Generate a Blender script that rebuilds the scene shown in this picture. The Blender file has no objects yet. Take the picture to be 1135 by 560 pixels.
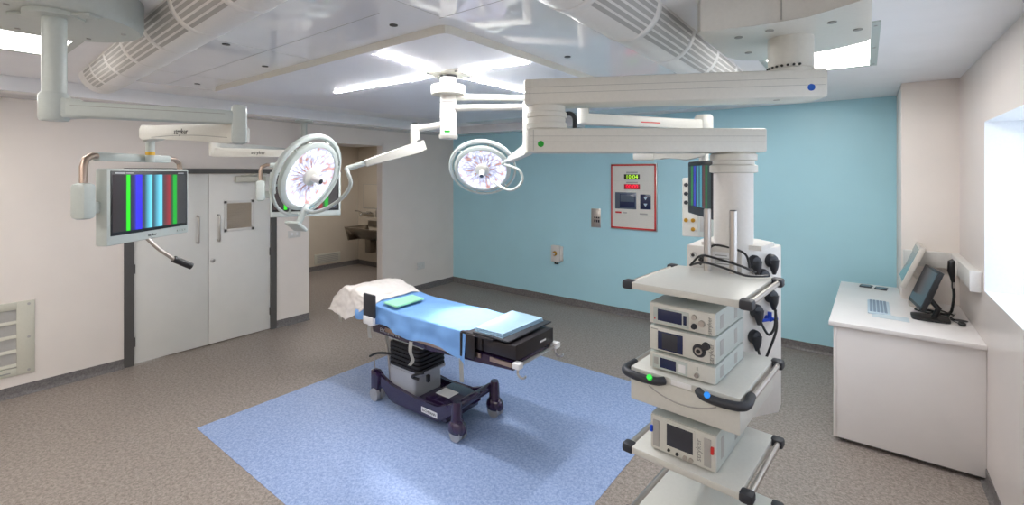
import bpy, bmesh, math, random
from mathutils import Vector, Matrix, Quaternion, noise
random.seed(7)
R = math.radians
PI = math.pi
sc = bpy.context.scene
col = sc.collection

# ------------------------------------------------------------------ camera
cam_d = bpy.data.cameras.new('camera')
cam = bpy.data.objects.new('camera', cam_d)
col.objects.link(cam)
cam.location = (0, 0, 2.1)
cam.rotation_euler = (R(90), 0, R(37.27))
cam_d.sensor_width = 36
cam_d.lens = 515.7 / 1135 * 36
cam_d.shift_y = -88 / 1135
cam_d.clip_start = 0.02
sc.camera = cam
# ------------------------------------------------------------------ world + exposure
w = bpy.data.worlds.new('world'); sc.world = w
w.use_nodes = True
bg = w.node_tree.nodes['Background']
bg.inputs[0].default_value = (0.78, 0.90, 1.0, 1)
bg.inputs[1].default_value = 3.2
sc.view_settings.view_transform = 'Standard'
sc.view_settings.look = 'None'
sc.view_settings.exposure = 0.95
sc.view_settings.gamma = 1.0
sc.view_settings.use_curve_mapping = False
PANEL_E = 5.4      # ceiling light panels
STRIP_E = 120.0     # linear lights under the canopy
LENS_E = 0.74
WINDOW_E = 0.8    # the pane's own glow, standing in for daylight

# ------------------------------------------------------------------ materials
def lin(c):
    c = c / 255
    return c / 12.92 if c <= .04045 else ((c + .055) / 1.055) ** 2.4
def rgb(*c): return tuple(lin(q) for q in c) + (1,)
def mat(name, c, rough=.5, metal=0, spec=.5, emit=0, bump=0, bscale=60, alpha=None, coat=0):
    m = bpy.data.materials.new(name); m.use_nodes = True
    nt = m.node_tree; b = nt.nodes['Principled BSDF']
    b.inputs['Base Color'].default_value = rgb(*c)
    b.inputs['Roughness'].default_value = rough
    b.inputs['Metallic'].default_value = metal
    b.inputs['Specular IOR Level'].default_value = spec
    if coat: b.inputs['Coat Weight'].default_value = coat; b.inputs['Coat Roughness'].default_value = .08
    if emit:
        b.inputs['Emission Color'].default_value = rgb(*c); b.inputs['Emission Strength'].default_value = emit
    # a faint tonal variation keeps every surface procedural rather than flat
    tc = nt.nodes.new('ShaderNodeTexCoord'); n = nt.nodes.new('ShaderNodeTexNoise')
    n.inputs['Scale'].default_value = bscale; n.inputs['Detail'].default_value = 3
    nt.links.new(tc.outputs['Object'], n.inputs['Vector'])
    if not emit:
        mx = nt.nodes.new('ShaderNodeMix'); mx.data_type = 'RGBA'
        a = rgb(*c)
        mx.inputs[6].default_value = tuple(q * .95 for q in a[:3]) + (1,)
        mx.inputs[7].default_value = tuple(min(1, q * 1.05) for q in a[:3]) + (1,)
        nt.links.new(n.outputs['Fac'], mx.inputs[0]); nt.links.new(mx.outputs[2], b.inputs['Base Color'])
    if bump:
        bp = nt.nodes.new('ShaderNodeBump'); bp.inputs['Strength'].default_value = bump; bp.inputs['Distance'].default_value = .004
        nt.links.new(n.outputs['Fac'], bp.inputs['Height']); nt.links.new(bp.outputs[0], b.inputs['Normal'])
    return m
def speckle(name, c1, c2, c3, rough=.42, scale=160):
    m = bpy.data.materials.new(name); m.use_nodes = True
    nt = m.node_tree; b = nt.nodes['Principled BSDF']
    tc = nt.nodes.new('ShaderNodeTexCoord')
    v = nt.nodes.new('ShaderNodeTexVoronoi'); v.inputs['Scale'].default_value = scale
    n = nt.nodes.new('ShaderNodeTexNoise'); n.inputs['Scale'].default_value = 45; n.inputs['Detail'].default_value = 6
    big = nt.nodes.new('ShaderNodeTexNoise'); big.inputs['Scale'].default_value = .9; big.inputs['Detail'].default_value = 2
    nt.links.new(tc.outputs['Object'], v.inputs['Vector']); nt.links.new(tc.outputs['Object'], n.inputs['Vector']); nt.links.new(tc.outputs['Object'], big.inputs['Vector'])
    sep = nt.nodes.new('ShaderNodeSeparateColor'); nt.links.new(v.outputs['Color'], sep.inputs[0])
    r = nt.nodes.new('ShaderNodeValToRGB'); e = r.color_ramp.elements
    e[0].position = .0; e[0].color = rgb(*c1); e[1].position = 1; e[1].color = rgb(*c3)
    k = e.new(.45); k.color = rgb(*c2)
    nt.links.new(sep.outputs[0], r.inputs[0])
    mx = nt.nodes.new('ShaderNodeMix'); mx.data_type = 'RGBA'; mx.inputs[0].default_value = .45
    r2 = nt.nodes.new('ShaderNodeValToRGB'); e = r2.color_ramp.elements
    e[0].position = .38; e[0].color = rgb(*c1); e[1].position = .62; e[1].color = rgb(*c3)
    nt.links.new(n.outputs['Fac'], r2.inputs[0])
    nt.links.new(r.outputs[0], mx.inputs[6]); nt.links.new(r2.outputs[0], mx.inputs[7])
    nt.links.new(mx.outputs[2], b.inputs['Base Color'])
    mr = nt.nodes.new('ShaderNodeMapRange'); mr.inputs[3].default_value = rough - .06; mr.inputs[4].default_value = rough + .1
    nt.links.new(big.outputs['Fac'], mr.inputs[0]); nt.links.new(mr.outputs[0], b.inputs['Roughness'])
    return m
def ramp_mat(name, stops, axis=0, half=.28, emit=1.0, rough=.25):
    """glowing test-card stripes, running along one axis of the object"""
    m = bpy.data.materials.new(name); m.use_nodes = True
    nt = m.node_tree; b = nt.nodes['Principled BSDF']
    tc = nt.nodes.new('ShaderNodeTexCoord'); s = nt.nodes.new('ShaderNodeSeparateXYZ')
    mr = nt.nodes.new('ShaderNodeMapRange'); mr.inputs[1].default_value = -half; mr.inputs[2].default_value = half
    r = nt.nodes.new('ShaderNodeValToRGB')
    nt.links.new(tc.outputs['Object'], s.inputs[0]); nt.links.new(s.outputs[axis], mr.inputs[0]); nt.links.new(mr.outputs[0], r.inputs[0])
    el = r.color_ramp.elements
    el[0].position = stops[0][0]; el[0].color = rgb(*stops[0][1]); el[1].position = stops[-1][0]; el[1].color = rgb(*stops[-1][1])
    for p, c in stops[1:-1]:
        k = el.new(p); k.color = rgb(*c)
    b.inputs['Base Color'].default_value = (.01, .01, .01, 1); b.inputs['Roughness'].default_value = rough
    nt.links.new(r.outputs[0], b.inputs['Emission Color']); b.inputs['Emission Strength'].default_value = emit
    return m

M = {}
M['wall'] = mat('wall_paint_warm_white', (232, 224, 217), .55, bscale=3)
M['wall_blue'] = mat('wall_paint_pale_blue', (176, 222, 234), .36, bscale=2)
M['wall_right'] = mat('wall_paint_glossy_white', (222, 213, 208), .3, bscale=3)
M['reveal'] = mat('window_reveal_white', (232, 236, 240), .45)
M['wall_scrub'] = mat('wall_paint_cream', (205, 194, 178), .5, bscale=3)
M['ceiling'] = mat('ceiling_paint', (246, 246, 248), .6, bscale=3)
M['canopy'] = mat('canopy_gloss_white', (240, 241, 244), .05, spec=1.0, bscale=3)
M['canopy_in'] = mat('canopy_satin_panel', (236, 237, 244), .35, spec=.5, bscale=3)
M['lip'] = mat('canopy_edge_cream', (226, 224, 214), .4)
M['floor'] = speckle('floor_vinyl_taupe', (112, 102, 95), (143, 133, 125), (168, 158, 150))
M['floor_blue'] = speckle('floor_vinyl_blue', (116, 138, 184), (142, 163, 202), (166, 184, 216))
M['base'] = speckle('coved_vinyl_skirting', (88, 84, 84), (108, 104, 104), (128, 124, 122))
M['door'] = mat('door_laminate', (226, 225, 220), .4, bscale=4)
M['frame_dark'] = mat('door_frame_charcoal', (84, 82, 80), .45)
M['steel'] = mat('brushed_steel', (196, 190, 184), .36, metal=1)
M['steel_dark'] = mat('sink_steel', (140, 132, 122), .3, metal=1)
M['chrome'] = mat('chrome', (205, 205, 205), .15, metal=1)
M['copper'] = mat('warm_metal_tube', (184, 164, 150), .32, metal=1)
M['equip'] = mat('equipment_white', (210, 209, 201), .35)
M['equip_grey'] = mat('equipment_grey_white', (188, 195, 190), .38)
M['pendant_w'] = mat('pendant_white', (214, 212, 203), .38)
M['column_w'] = mat('column_white', (222, 218, 212), .4)
M['seam'] = mat('seam_grey', (150, 150, 145), .6)
M['slot'] = mat('slot_grey', (172, 170, 166), .6)
M['duct'] = mat('duct_white_film', (226, 224, 220), .3)
M['black'] = mat('black_plastic', (28, 28, 30), .4)
M['rubber'] = mat('dark_rubber', (46, 48, 54), .5)
M['navy'] = mat('display_navy', (36, 44, 78), .2)
M['dark_scr'] = mat('display_dark_grey', (58, 60, 68), .2)
M['grey_scr'] = mat('display_slate', (84, 96, 112), .2)
M['purple'] = mat('base_aubergine_gloss', (44, 28, 62), .2, coat=.6)
M['vinylpad'] = mat('black_vinyl_pad', (36, 31, 34), .42, bump=.1)
M['greybox'] = mat('column_cover_steel', (172, 174, 178), .4, metal=.25)
M['bellows'] = mat('bellows_black', (22, 20, 24), .6)
M['blue_cloth'] = mat('blue_disposable_sheet', (120, 168, 226), .75, bump=.25, bscale=26)
M['light_cloth'] = mat('folded_blue_towel', (158, 190, 214), .8, bump=.25, bscale=30)
M['green_cloth'] = mat('folded_mint_cloth', (160, 226, 190), .8, bump=.25, bscale=30)
M['white_cloth'] = mat('white_cotton_blanket', (226, 220, 214), .85, bump=.4, bscale=30)
M['strap'] = mat('webbing_off_white', (205, 203, 196), .7)
M['desk'] = mat('desk_laminate', (230, 226, 224), .3, bscale=4)
M['label'] = mat('label_white', (232, 232, 232), .5)
M['socket'] = mat('socket_plastic', (214, 212, 208), .4)
M['red'] = mat('red_frame', (204, 44, 40), .4)
M['panel'] = mat('control_panel_white', (222, 220, 212), .35)
M['green'] = mat('green_sticker', (22, 160, 40), .4)
M['blue'] = mat('blue_sticker', (24, 88, 180), .4)
M['bluev'] = mat('blue_valve', (30, 80, 220), .35)
M['yellow'] = mat('yellow_tag', (216, 170, 40), .5)
M['brass'] = mat('brass_connector', (196, 150, 60), .3, metal=1)
M['louvre'] = mat('louvre_taupe', (168, 156, 140), .5)
M['vent'] = mat('vent_painted_cream', (202, 200, 186), .45)
M['kbd'] = mat('keyboard_pale_blue', (190, 208, 220), .5)
M['key'] = mat('keyboard_keys', (132, 150, 168), .5)
M['beige'] = mat('monitor_beige', (205, 198, 188), .45)
M['teal_scr'] = mat('screen_teal', (92, 140, 146), .15)
M['text'] = mat('printed_dark_grey', (40, 40, 38), .5)
M['textlight'] = mat('printed_light_grey', (190, 190, 190), .5)
M['paper'] = mat('pale_plastic_wallet', (196, 208, 214), .4)
M['led_green'] = mat('led_digits_green', (150, 200, 50), .4, emit=.9)
M['led_red'] = mat('led_digits_red', (225, 20, 55), .4, emit=.9)
M['led_redbg'] = mat('led_window_red', (170, 8, 34), .3)
M['led_greenbg'] = mat('led_window_olive', (36, 44, 16), .3)
M['panel_light'] = mat('light_panel_diffuser', (255, 252, 248), .5, emit=PANEL_E)
M['strip_light'] = mat('led_strip_diffuser', (255, 254, 255), .5, emit=STRIP_E)
M['btn_green'] = mat('button_green', (40, 200, 60), .4, emit=.4)
M['btn_blue'] = mat('button_blue', (40, 130, 220), .4, emit=.3)
M['glass'] = mat('pane_glow_for_daylight', (228, 240, 255), .5, emit=WINDOW_E)

DG = (46, 44, 48)
STR = [(0, (44, 36, 38)), (.155, (40, 40, 42)), (.165, (40, 205, 30)), (.20, (40, 205, 30)), (.21, (38, 38, 44)),
    (.26, (40, 38, 110)), (.29, (46, 44, 220)), (.345, (48, 36, 235)), (.36, (50, 50, 70)), (.39, (44, 70, 84)), (.47, (96, 190, 215)), (.485, (100, 196, 220)), (.495, (46, 48, 54)),
    (.53, (60, 110, 130)), (.60, (96, 190, 215)), (.625, (100, 195, 220)), (.635, (60, 60, 66)), (.68, (90, 46, 52)), (.74, (138, 40, 48)), (.76, (60, 56, 58)),
    (.785, (30, 90, 40)), (.80, (24, 150, 44)), (.84, (24, 150, 44)), (.855, (56, 54, 56)), (1, (50, 50, 52))]
M['stripes'] = ramp_mat('screen_test_stripes', STR, half=.272, emit=.85)
M['stripes_dim'] = ramp_mat('screen_test_stripes_faint', STR, half=.272, emit=.32)  # same stripes with less glow, imitating a screen viewed obliquely

def lens_material():
    m = bpy.data.materials.new('lamp_lens'); m.use_nodes = True
    nt = m.node_tree; b = nt.nodes['Principled BSDF']
    g = nt.nodes.new('ShaderNodeAttribute'); g.attribute_name = 'lens_uv'
    s = nt.nodes.new('ShaderNodeSeparateXYZ'); nt.links.new(g.outputs['Vector'], s.inputs[0])
    vo = nt.nodes.new('ShaderNodeTexVoronoi'); vo.inputs['Scale'].default_value = 1
    mp = nt.nodes.new('ShaderNodeMapping'); mp.inputs['Scale'].default_value = (40, 5, 0)
    nt.links.new(g.outputs['Vector'], mp.inputs[0]); nt.links.new(mp.outputs[0], vo.inputs['Vector'])
    r = nt.nodes.new('ShaderNodeValToRGB'); e = r.color_ramp.elements; r.color_ramp.interpolation = 'EASE'
    e[0].position = 0; e[0].color = rgb(252, 248, 252); e[1].position = 1; e[1].color = rgb(168, 122, 104)
    for p_, c_ in ((.30, (250, 244, 250)), (.42, (204, 204, 226)), (.62, (226, 224, 240)), (.72, (150, 154, 182)), (.86, (196, 196, 216))):
        k = e.new(p_); k.color = rgb(*c_)
    sc_ = nt.nodes.new('ShaderNodeSeparateColor'); nt.links.new(vo.outputs['Color'], sc_.inputs[0]); nt.links.new(sc_.outputs[0], r.inputs[0])
    nt.links.new(r.outputs[0], b.inputs['Emission Color']); b.inputs['Emission Strength'].default_value = emit
    return m

M = {}
M['wall'] = mat('wall_paint_warm_white', (232, 224, 217), .55, bscale=3)
M['wall_blue'] = mat('wall_paint_pale_blue', (176, 222, 234), .36, bscale=2)
M['wall_right'] = mat('wall_paint_glossy_white', (222, 213, 208), .3, bscale=3)
M['reveal'] = mat('window_reveal_white', (232, 236, 240), .45)
M['wall_scrub'] = mat('wall_paint_cream', (205, 194, 178), .5, bscale=3)
M['ceiling'] = mat('ceiling_paint', (246, 246, 248), .6, bscale=3)
M['canopy'] = mat('canopy_gloss_white', (240, 241, 244), .05, spec=1.0, bscale=3)
M['canopy_in'] = mat('canopy_satin_panel', (236, 237, 244), .35, spec=.5, bscale=3)
M['lip'] = mat('canopy_edge_cream', (226, 224, 214), .4)
M['floor'] = speckle('floor_vinyl_taupe', (112, 102, 95), (143, 133, 125), (168, 158, 150))
M['floor_blue'] = speckle('floor_vinyl_blue', (116, 138, 184), (142, 163, 202), (166, 184, 216))
M['base'] = speckle('coved_vinyl_skirting', (88, 84, 84), (108, 104, 104), (128, 124, 122))
M['door'] = mat('door_laminate', (226, 225, 220), .4, bscale=4)
M['frame_dark'] = mat('door_frame_charcoal', (84, 82, 80), .45)
M['steel'] = mat('brushed_steel', (196, 190, 184), .36, metal=1)
M['steel_dark'] = mat('sink_steel', (140, 132, 122), .3, metal=1)
M['chrome'] = mat('chrome', (205, 205, 205), .15, metal=1)
M['copper'] = mat('warm_metal_tube', (184, 164, 150), .32, metal=1)
M['equip'] = mat('equipment_white', (210, 209, 201), .35)
M['equip_grey'] = mat('equipment_grey_white', (188, 195, 190), .38)
M['pendant_w'] = mat('pendant_white', (214, 212, 203), .38)
M['column_w'] = mat('column_white', (222, 218, 212), .4)
M['seam'] = mat('seam_grey', (150, 150, 145), .6)
M['slot'] = mat('slot_grey', (172, 170, 166), .6)
M['duct'] = mat('duct_white_film', (226, 224, 220), .3)
M['black'] = mat('black_plastic', (28, 28, 30), .4)
M['rubber'] = mat('dark_rubber', (46, 48, 54), .5)
M['navy'] = mat('display_navy', (36, 44, 78), .2)
M['dark_scr'] = mat('display_dark_grey', (58, 60, 68), .2)
M['grey_scr'] = mat('display_slate', (84, 96, 112), .2)
M['purple'] = mat('base_aubergine_gloss', (44, 28, 62), .2, coat=.6)
M['vinylpad'] = mat('black_vinyl_pad', (36, 31, 34), .42, bump=.1)
M['greybox'] = mat('column_cover_steel', (172, 174, 178), .4, metal=.25)
M['bellows'] = mat('bellows_black', (22, 20, 24), .6)
M['blue_cloth'] = mat('blue_disposable_sheet', (120, 168, 226), .75, bump=.25, bscale=26)
M['light_cloth'] = mat('folded_blue_towel', (158, 190, 214), .8, bump=.25, bscale=30)
M['green_cloth'] = mat('folded_mint_cloth', (160, 226, 190), .8, bump=.25, bscale=30)
M['white_cloth'] = mat('white_cotton_blanket', (226, 220, 214), .85, bump=.4, bscale=30)
M['strap'] = mat('webbing_off_white', (205, 203, 196), .7)
M['desk'] = mat('desk_laminate', (230, 226, 224), .3, bscale=4)
M['label'] = mat('label_white', (232, 232, 232), .5)
M['socket'] = mat('socket_plastic', (214, 212, 208), .4)
M['red'] = mat('red_frame', (204, 44, 40), .4)
M['panel'] = mat('control_panel_white', (222, 220, 212), .35)
M['green'] = mat('green_sticker', (22, 160, 40), .4)
M['blue'] = mat('blue_sticker', (24, 88, 180), .4)
M['bluev'] = mat('blue_valve', (30, 80, 220), .35)
M['yellow'] = mat('yellow_tag', (216, 170, 40), .5)
M['brass'] = mat('brass_connector', (196, 150, 60), .3, metal=1)
M['louvre'] = mat('louvre_taupe', (168, 156, 140), .5)
M['vent'] = mat('vent_painted_cream', (202, 200, 186), .45)
M['kbd'] = mat('keyboard_pale_blue', (190, 208, 220), .5)
M['key'] = mat('keyboard_keys', (132, 150, 168), .5)
M['beige'] = mat('monitor_beige', (205, 198, 188), .45)
M['teal_scr'] = mat('screen_teal', (92, 140, 146), .15)  # screen face in one even teal
M['text'] = mat('printed_dark_grey', (40, 40, 38), .5)
M['textlight'] = mat('printed_light_grey', (190, 190, 190), .5)
M['paper'] = mat('pale_plastic_wallet', (196, 208, 214), .4)
M['led_green'] = mat('led_digits_green', (150, 200, 50), .4, emit=.9)
M['led_red'] = mat('led_digits_red', (225, 20, 55), .4, emit=.9)
M['led_redbg'] = mat('led_window_red', (170, 8, 34), .3)
M['led_greenbg'] = mat('led_window_olive', (36, 44, 16), .3)
M['panel_light'] = mat('light_panel_diffuser', (255, 252, 248), .5, emit=PANEL_E)
M['strip_light'] = mat('led_strip_diffuser', (255, 254, 255), .5, emit=STRIP_E)
M['btn_green'] = mat('button_green', (40, 200, 60), .4, emit=.4)
M['btn_blue'] = mat('button_blue', (40, 130, 220), .4, emit=.3)
M['glass'] = mat('pane_glow_for_daylight', (228, 240, 255), .5, emit=WINDOW_E)  # pane emits by itself in place of daylight coming through

DG = (46, 44, 48)
STR = [(0, (44, 36, 38)), (.155, (40, 40, 42)), (.165, (40, 205, 30)), (.20, (40, 205, 30)), (.21, (38, 38, 44)),
    (.26, (40, 38, 110)), (.29, (46, 44, 220)), (.345, (48, 36, 235)), (.36, (50, 50, 70)), (.39, (44, 70, 84)), (.47, (96, 190, 215)), (.485, (100, 196, 220)), (.495, (46, 48, 54)),
    (.53, (60, 110, 130)), (.60, (96, 190, 215)), (.625, (100, 195, 220)), (.635, (60, 60, 66)), (.68, (90, 46, 52)), (.74, (138, 40, 48)), (.76, (60, 56, 58)),
    (.785, (30, 90, 40)), (.80, (24, 150, 44)), (.84, (24, 150, 44)), (.855, (56, 54, 56)), (1, (50, 50, 52))]
M['stripes'] = ramp_mat('screen_test_stripes', STR, half=.272, emit=.85)
M['stripes_dim'] = ramp_mat('screen_test_stripes_faint', STR, half=.272, emit=.32)  # dimmer copy of the stripes, oblique viewing put into the glow

def lens_material():
    m = bpy.data.materials.new('lamp_lens'); m.use_nodes = True
    nt = m.node_tree; b = nt.nodes['Principled BSDF']
    g = nt.nodes.new('ShaderNodeAttribute'); g.attribute_name = 'lens_uv'
    s = nt.nodes.new('ShaderNodeSeparateXYZ'); nt.links.new(g.outputs['Vector'], s.inputs[0])
    vo = nt.nodes.new('ShaderNodeTexVoronoi'); vo.inputs['Scale'].default_value = 1
    mp = nt.nodes.new('ShaderNodeMapping'); mp.inputs['Scale'].default_value = (40, 5, 0)
    nt.links.new(g.outputs['Vector'], mp.inputs[0]); nt.links.new(mp.outputs[0], vo.inputs['Vector'])
    r = nt.nodes.new('ShaderNodeValToRGB'); e = r.color_ramp.elements
    e[0].position = 0; e[0].color = rgb(250, 246, 250); e[1].position = 1; e[1].color = rgb(96, 98, 128)
    k = e.new(.35); k.color = rgb(214, 214, 232)
    k = e.new(.62); k.color = rgb(168, 172, 196)
    k = e.new(.86); k.color = rgb(176, 130, 112)
    nt.links.new(vo.outputs['Distance'], r.inputs[0])
    nt.links.new(r.outputs[0], b.inputs['Emission Color']); nt.links.new(r.outputs[0], b.inputs['Base Color'])
    r2 = nt.nodes.new('ShaderNodeValToRGB'); e = r2.color_ramp.elements
    e[0].position = .2; e[0].color = (.3, .3, .3, 1); e[1].position = .95; e[1].color = (1, 1, 1, 1)
    k = e.new(.6); k.color = (.5, .5, .5, 1); k = e.new(.84); k.color = (.9, .9, .9, 1)
    nt.links.new(s.outputs[1], r2.inputs[0])
    mu = nt.nodes.new('ShaderNodeMath'); mu.operation = 'MULTIPLY'; mu.inputs[1].default_value = LENS_E
    nt.links.new(r2.outputs[0], mu.inputs[0]); nt.links.new(mu.outputs[0], b.inputs['Emission Strength'])
    b.inputs['Roughness'].default_value = .2
    return m
M['lens'] = lens_material()

# ------------------------------------------------------------------ geometry helpers
class B:
    def __init__(s): s.bm = bmesh.new(); s.cur = 0
    def _tag(s, fs, mi):
        for f in fs: f.material_index = mi
    def box(s, x0, x1, y0, y1, z0, z1, bev=0, mi=0, seg=2, T=None):
        r = bmesh.ops.create_cube(s.bm, size=1)
        vs = r['verts']
        for v in vs:
            v.co = Vector(((x0 + x1) / 2 + v.co.x * (x1 - x0), (y0 + y1) / 2 + v.co.y * (y1 - y0), (z0 + z1) / 2 + v.co.z * (z1 - z0)))
        fs = list({f for v in vs for f in v.link_faces}); s._tag(fs, mi)
        if bev:
            es = list({e for v in vs for e in v.link_edges})
            k = bmesh.ops.bevel(s.bm, geom=es, offset=bev, segments=seg, profile=.5, affect='EDGES', clamp_overlap=True)
            vs = list({v for f in k['faces'] for v in f.verts}); s._tag(k['faces'], mi)
            allv = set(vs)
            for v in list(allv):
                for f in v.link_faces:
                    f.material_index = mi
                    for q in f.verts: allv.add(q)
            vs = list(allv)
        if T is not None:
            for v in vs: v.co = T @ v.co
        return s
    def prism(s, poly, lo, hi, axis='z', mi=0, bev=0, T=None):
        def P(a, b, c):
            p = {'z': (a, b, c), 'y': (a, c, b), 'x': (c, a, b)}[axis]
            return T @ Vector(p) if T is not None else Vector(p)
        n = len(poly)
        lo_v = [s.bm.verts.new(P(a, b, lo)) for a, b in poly]; hi_v = [s.bm.verts.new(P(a, b, hi)) for a, b in poly]
        fs = [s.bm.faces.new(lo_v[::-1]), s.bm.faces.new(hi_v)]
        for i in range(n):
            j = (i + 1) % n; fs.append(s.bm.faces.new((lo_v[i], lo_v[j], hi_v[j], hi_v[i])))
        s._tag(fs, mi)
        if bev:
            es = list({e for f in fs[:2] for e in f.edges})
            k = bmesh.ops.bevel(s.bm, geom=es, offset=bev, segments=2, profile=.5, affect='EDGES', clamp_overlap=True); s._tag(k['faces'], mi)
        return s
    def ring(s, c, ax, up, r, n):
        ax = ax.normalized(); a = ax.cross(up)
        if a.length < 1e-4: a = ax.cross(Vector((1, 0, 0)))
        a.normalize(); b = ax.cross(a)
        return [s.bm.verts.new(c + a * r * math.cos(2 * PI * k / n) + b * r * math.sin(2 * PI * k / n)) for k in range(n)]
    def tube(s, pts, r, n=12, mi=0, cap=True, smooth=0):
        pts = [Vector(p) for p in pts]
        if smooth: pts = spline(pts, smooth)
        rs = r if isinstance(r, (list, tuple)) else [r] * len(pts)
        rings = []; up = Vector((0, 0, 1))
        d0 = (pts[1] - pts[0]).normalized()
        if abs(d0.z) > .98: up = Vector((1, 0, 0))
        prev = None
        for i, p in enumerate(pts):
            if i == 0: d = pts[1] - p
            elif i == len(pts) - 1: d = p - pts[i - 1]
            else: d = (pts[i + 1] - p).normalized() + (p - pts[i - 1]).normalized()
            d = d.normalized() if d.length > 1e-6 else Vector((0, 0, 1))
            if prev is None: a = d.cross(up).normalized()
            else:
                a = prev - d * prev.dot(d)
                a = a.normalized() if a.length > 1e-6 else d.cross(up).normalized()
            prev = a; b = d.cross(a)
            rings.append([s.bm.verts.new(p + a * rs[i] * math.cos(2 * PI * k / n) + b * rs[i] * math.sin(2 * PI * k / n)) for k in range(n)])
        fs = []
        for q in range(len(rings) - 1):
            for k in range(n):
                fs.append(s.bm.faces.new((rings[q][k], rings[q][(k + 1) % n], rings[q + 1][(k + 1) % n], rings[q + 1][k])))
        if cap: fs.append(s.bm.faces.new(rings[0][::-1])); fs.append(s.bm.faces.new(rings[-1]))
        s._tag(fs, mi); return s
    def cyl(s, p0, p1, r, n=24, mi=0): return s.tube([p0, p1], r, n, mi)
    def lathe(s, prof, T=None, n=32, mi=0, close=True):
        """prof = [(radius, height)] turned around local z"""
        rows = []
        for r, z in prof:
            if r < 1e-5:
                p = Vector((0, 0, z)); rows.append([s.bm.verts.new(T @ p if T is not None else p)])
            else:
                row = []
                for k in range(n):
                    p = Vector((r * math.cos(2 * PI * k / n), r * math.sin(2 * PI * k / n), z))
                    row.append(s.bm.verts.new(T @ p if T is not None else p))
                rows.append(row)
        fs = []
        for a, b in zip(rows, rows[1:]):
            for k in range(n):
                j = (k + 1) % n
                if len(a) == 1 and len(b) == 1: continue
                if len(a) == 1: fs.append(s.bm.faces.new((a[0], b[k], b[j])))
                elif len(b) == 1: fs.append(s.bm.faces.new((a[k], a[j], b[0])))
                else: fs.append(s.bm.faces.new((a[k], a[j], b[j], b[k])))
        if close:
            if len(rows[0]) > 1: fs.append(s.bm.faces.new(rows[0][::-1]))
            if len(rows[-1]) > 1: fs.append(s.bm.faces.new(rows[-1]))
        s._tag(fs, mi); return s
    def torus(s, Rr, r, T=None, n=48, m=8, a0=0, a1=2 * PI, mi=0, flat=1.0):
        full = abs(a1 - a0 - 2 * PI) < 1e-4
        cnt = n if full else n + 1
        rows = []
        for i in range(cnt):
            t = a0 + (a1 - a0) * i / n
            row = []
            for k in range(m):
                f = 2 * PI * k / m
                p = Vector(((Rr + r * math.cos(f)) * math.cos(t), (Rr + r * math.cos(f)) * math.sin(t), r * flat * math.sin(f)))
                row.append(s.bm.verts.new(T @ p if T is not None else p))
            rows.append(row)
        fs = []
        for i in range(n if full else n):
            a = rows[i]; b = rows[(i + 1) % cnt]
            for k in range(m): fs.append(s.bm.faces.new((a[k], a[(k + 1) % m], b[(k + 1) % m], b[k])))
        if not full: fs.append(s.bm.faces.new(rows[0][::-1])); fs.append(s.bm.faces.new(rows[-1]))
        s._tag(fs, mi); return s
    def sphere(s, c, r, sx=1, sy=1, sz=1, mi=0, T=None):
        k = bmesh.ops.create_uvsphere(s.bm, u_segments=20, v_segments=12, radius=r)
        for v in k['verts']:
            v.co = Vector((v.co.x * sx, v.co.y * sy, v.co.z * sz)) + Vector(c)
            if T is not None: v.co = T @ v.co
        s._tag({f for v in k['verts'] for f in v.link_faces}, mi); return s
    def grid(s, f, nu, nv, mi=0):
        vs = [[s.bm.verts.new(f(i / nu, j / nv)) for j in range(nv + 1)] for i in range(nu + 1)]
        for i in range(nu):
            for j in range(nv):
                s.bm.faces.new((vs[i][j], vs[i + 1][j], vs[i + 1][j + 1], vs[i][j + 1])).material_index = mi
        return s
def spline(pts, sub):
    out = []; n = len(pts)
    for i in range(n - 1):
        p0 = pts[max(0, i - 1)]; p1 = pts[i]; p2 = pts[i + 1]; p3 = pts[min(n - 1, i + 2)]
        for k in range(sub):
            t = k / sub
            out.append(.5 * ((2 * p1) + (p2 - p0) * t + (2 * p0 - 5 * p1 + 4 * p2 - p3) * t * t + (3 * p1 - p0 - 3 * p2 + p3) * t ** 3))
    out.append(pts[-1]); return out

def root_of(o):
    while o.parent: o = o.parent
    return o
def rootmat(o):
    r = root_of(o)
    return Matrix.Translation(r.location) @ Matrix.Rotation(r.rotation_euler.z, 4, 'Z')
def obj1(name, b, mats, parent=None, world=False, angle=38, origin=None):
    """link ONE mesh; world=True means the shape was drawn in room coordinates"""
    bm = b.bm if isinstance(b, B) else b
    bmesh.ops.recalc_face_normals(bm, faces=bm.faces)
    me = bpy.data.meshes.new(name); bm.to_mesh(me); bm.free()
    if not isinstance(mats, (list, tuple)): mats = [mats]
    for m in mats: me.materials.append(M[m] if isinstance(m, str) else m)
    me.shade_smooth(); me.set_sharp_from_angle(angle=R(angle))
    o = bpy.data.objects.new(name, me); col.objects.link(o)
    if parent is not None:
        if world: me.transform(rootmat(parent).inverted())
        o.parent = parent
    elif origin is not None:
        me.transform(Matrix.Translation(-Vector(origin))); o.location = origin
    return o
SPLIT = {'band', 'fixing_plug', 'bolt', 'bezel_print', 'cover_fixing', 'fixing_screw', 'gas_outlet', 'ring_bracket', 'indicator', 'hinge', 'button', 'screw', 'panel_seam', 'seam_line', 'side_vent', 'rocker', 'lever', 'joint_line', 'cap', 'slot', 'sheet_crease', 'outlet_core'}
def islands(bm):
    seen = set(); out = []
    for v in bm.verts:
        if v in seen: continue
        st = [v]; seen.add(v); isl = []
        while st:
            q = st.pop(); isl.append(q)
            for e in q.link_edges:
                o = e.other_vert(q)
                if o not in seen: seen.add(o); st.append(o)
        out.append(isl)
    return out
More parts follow.
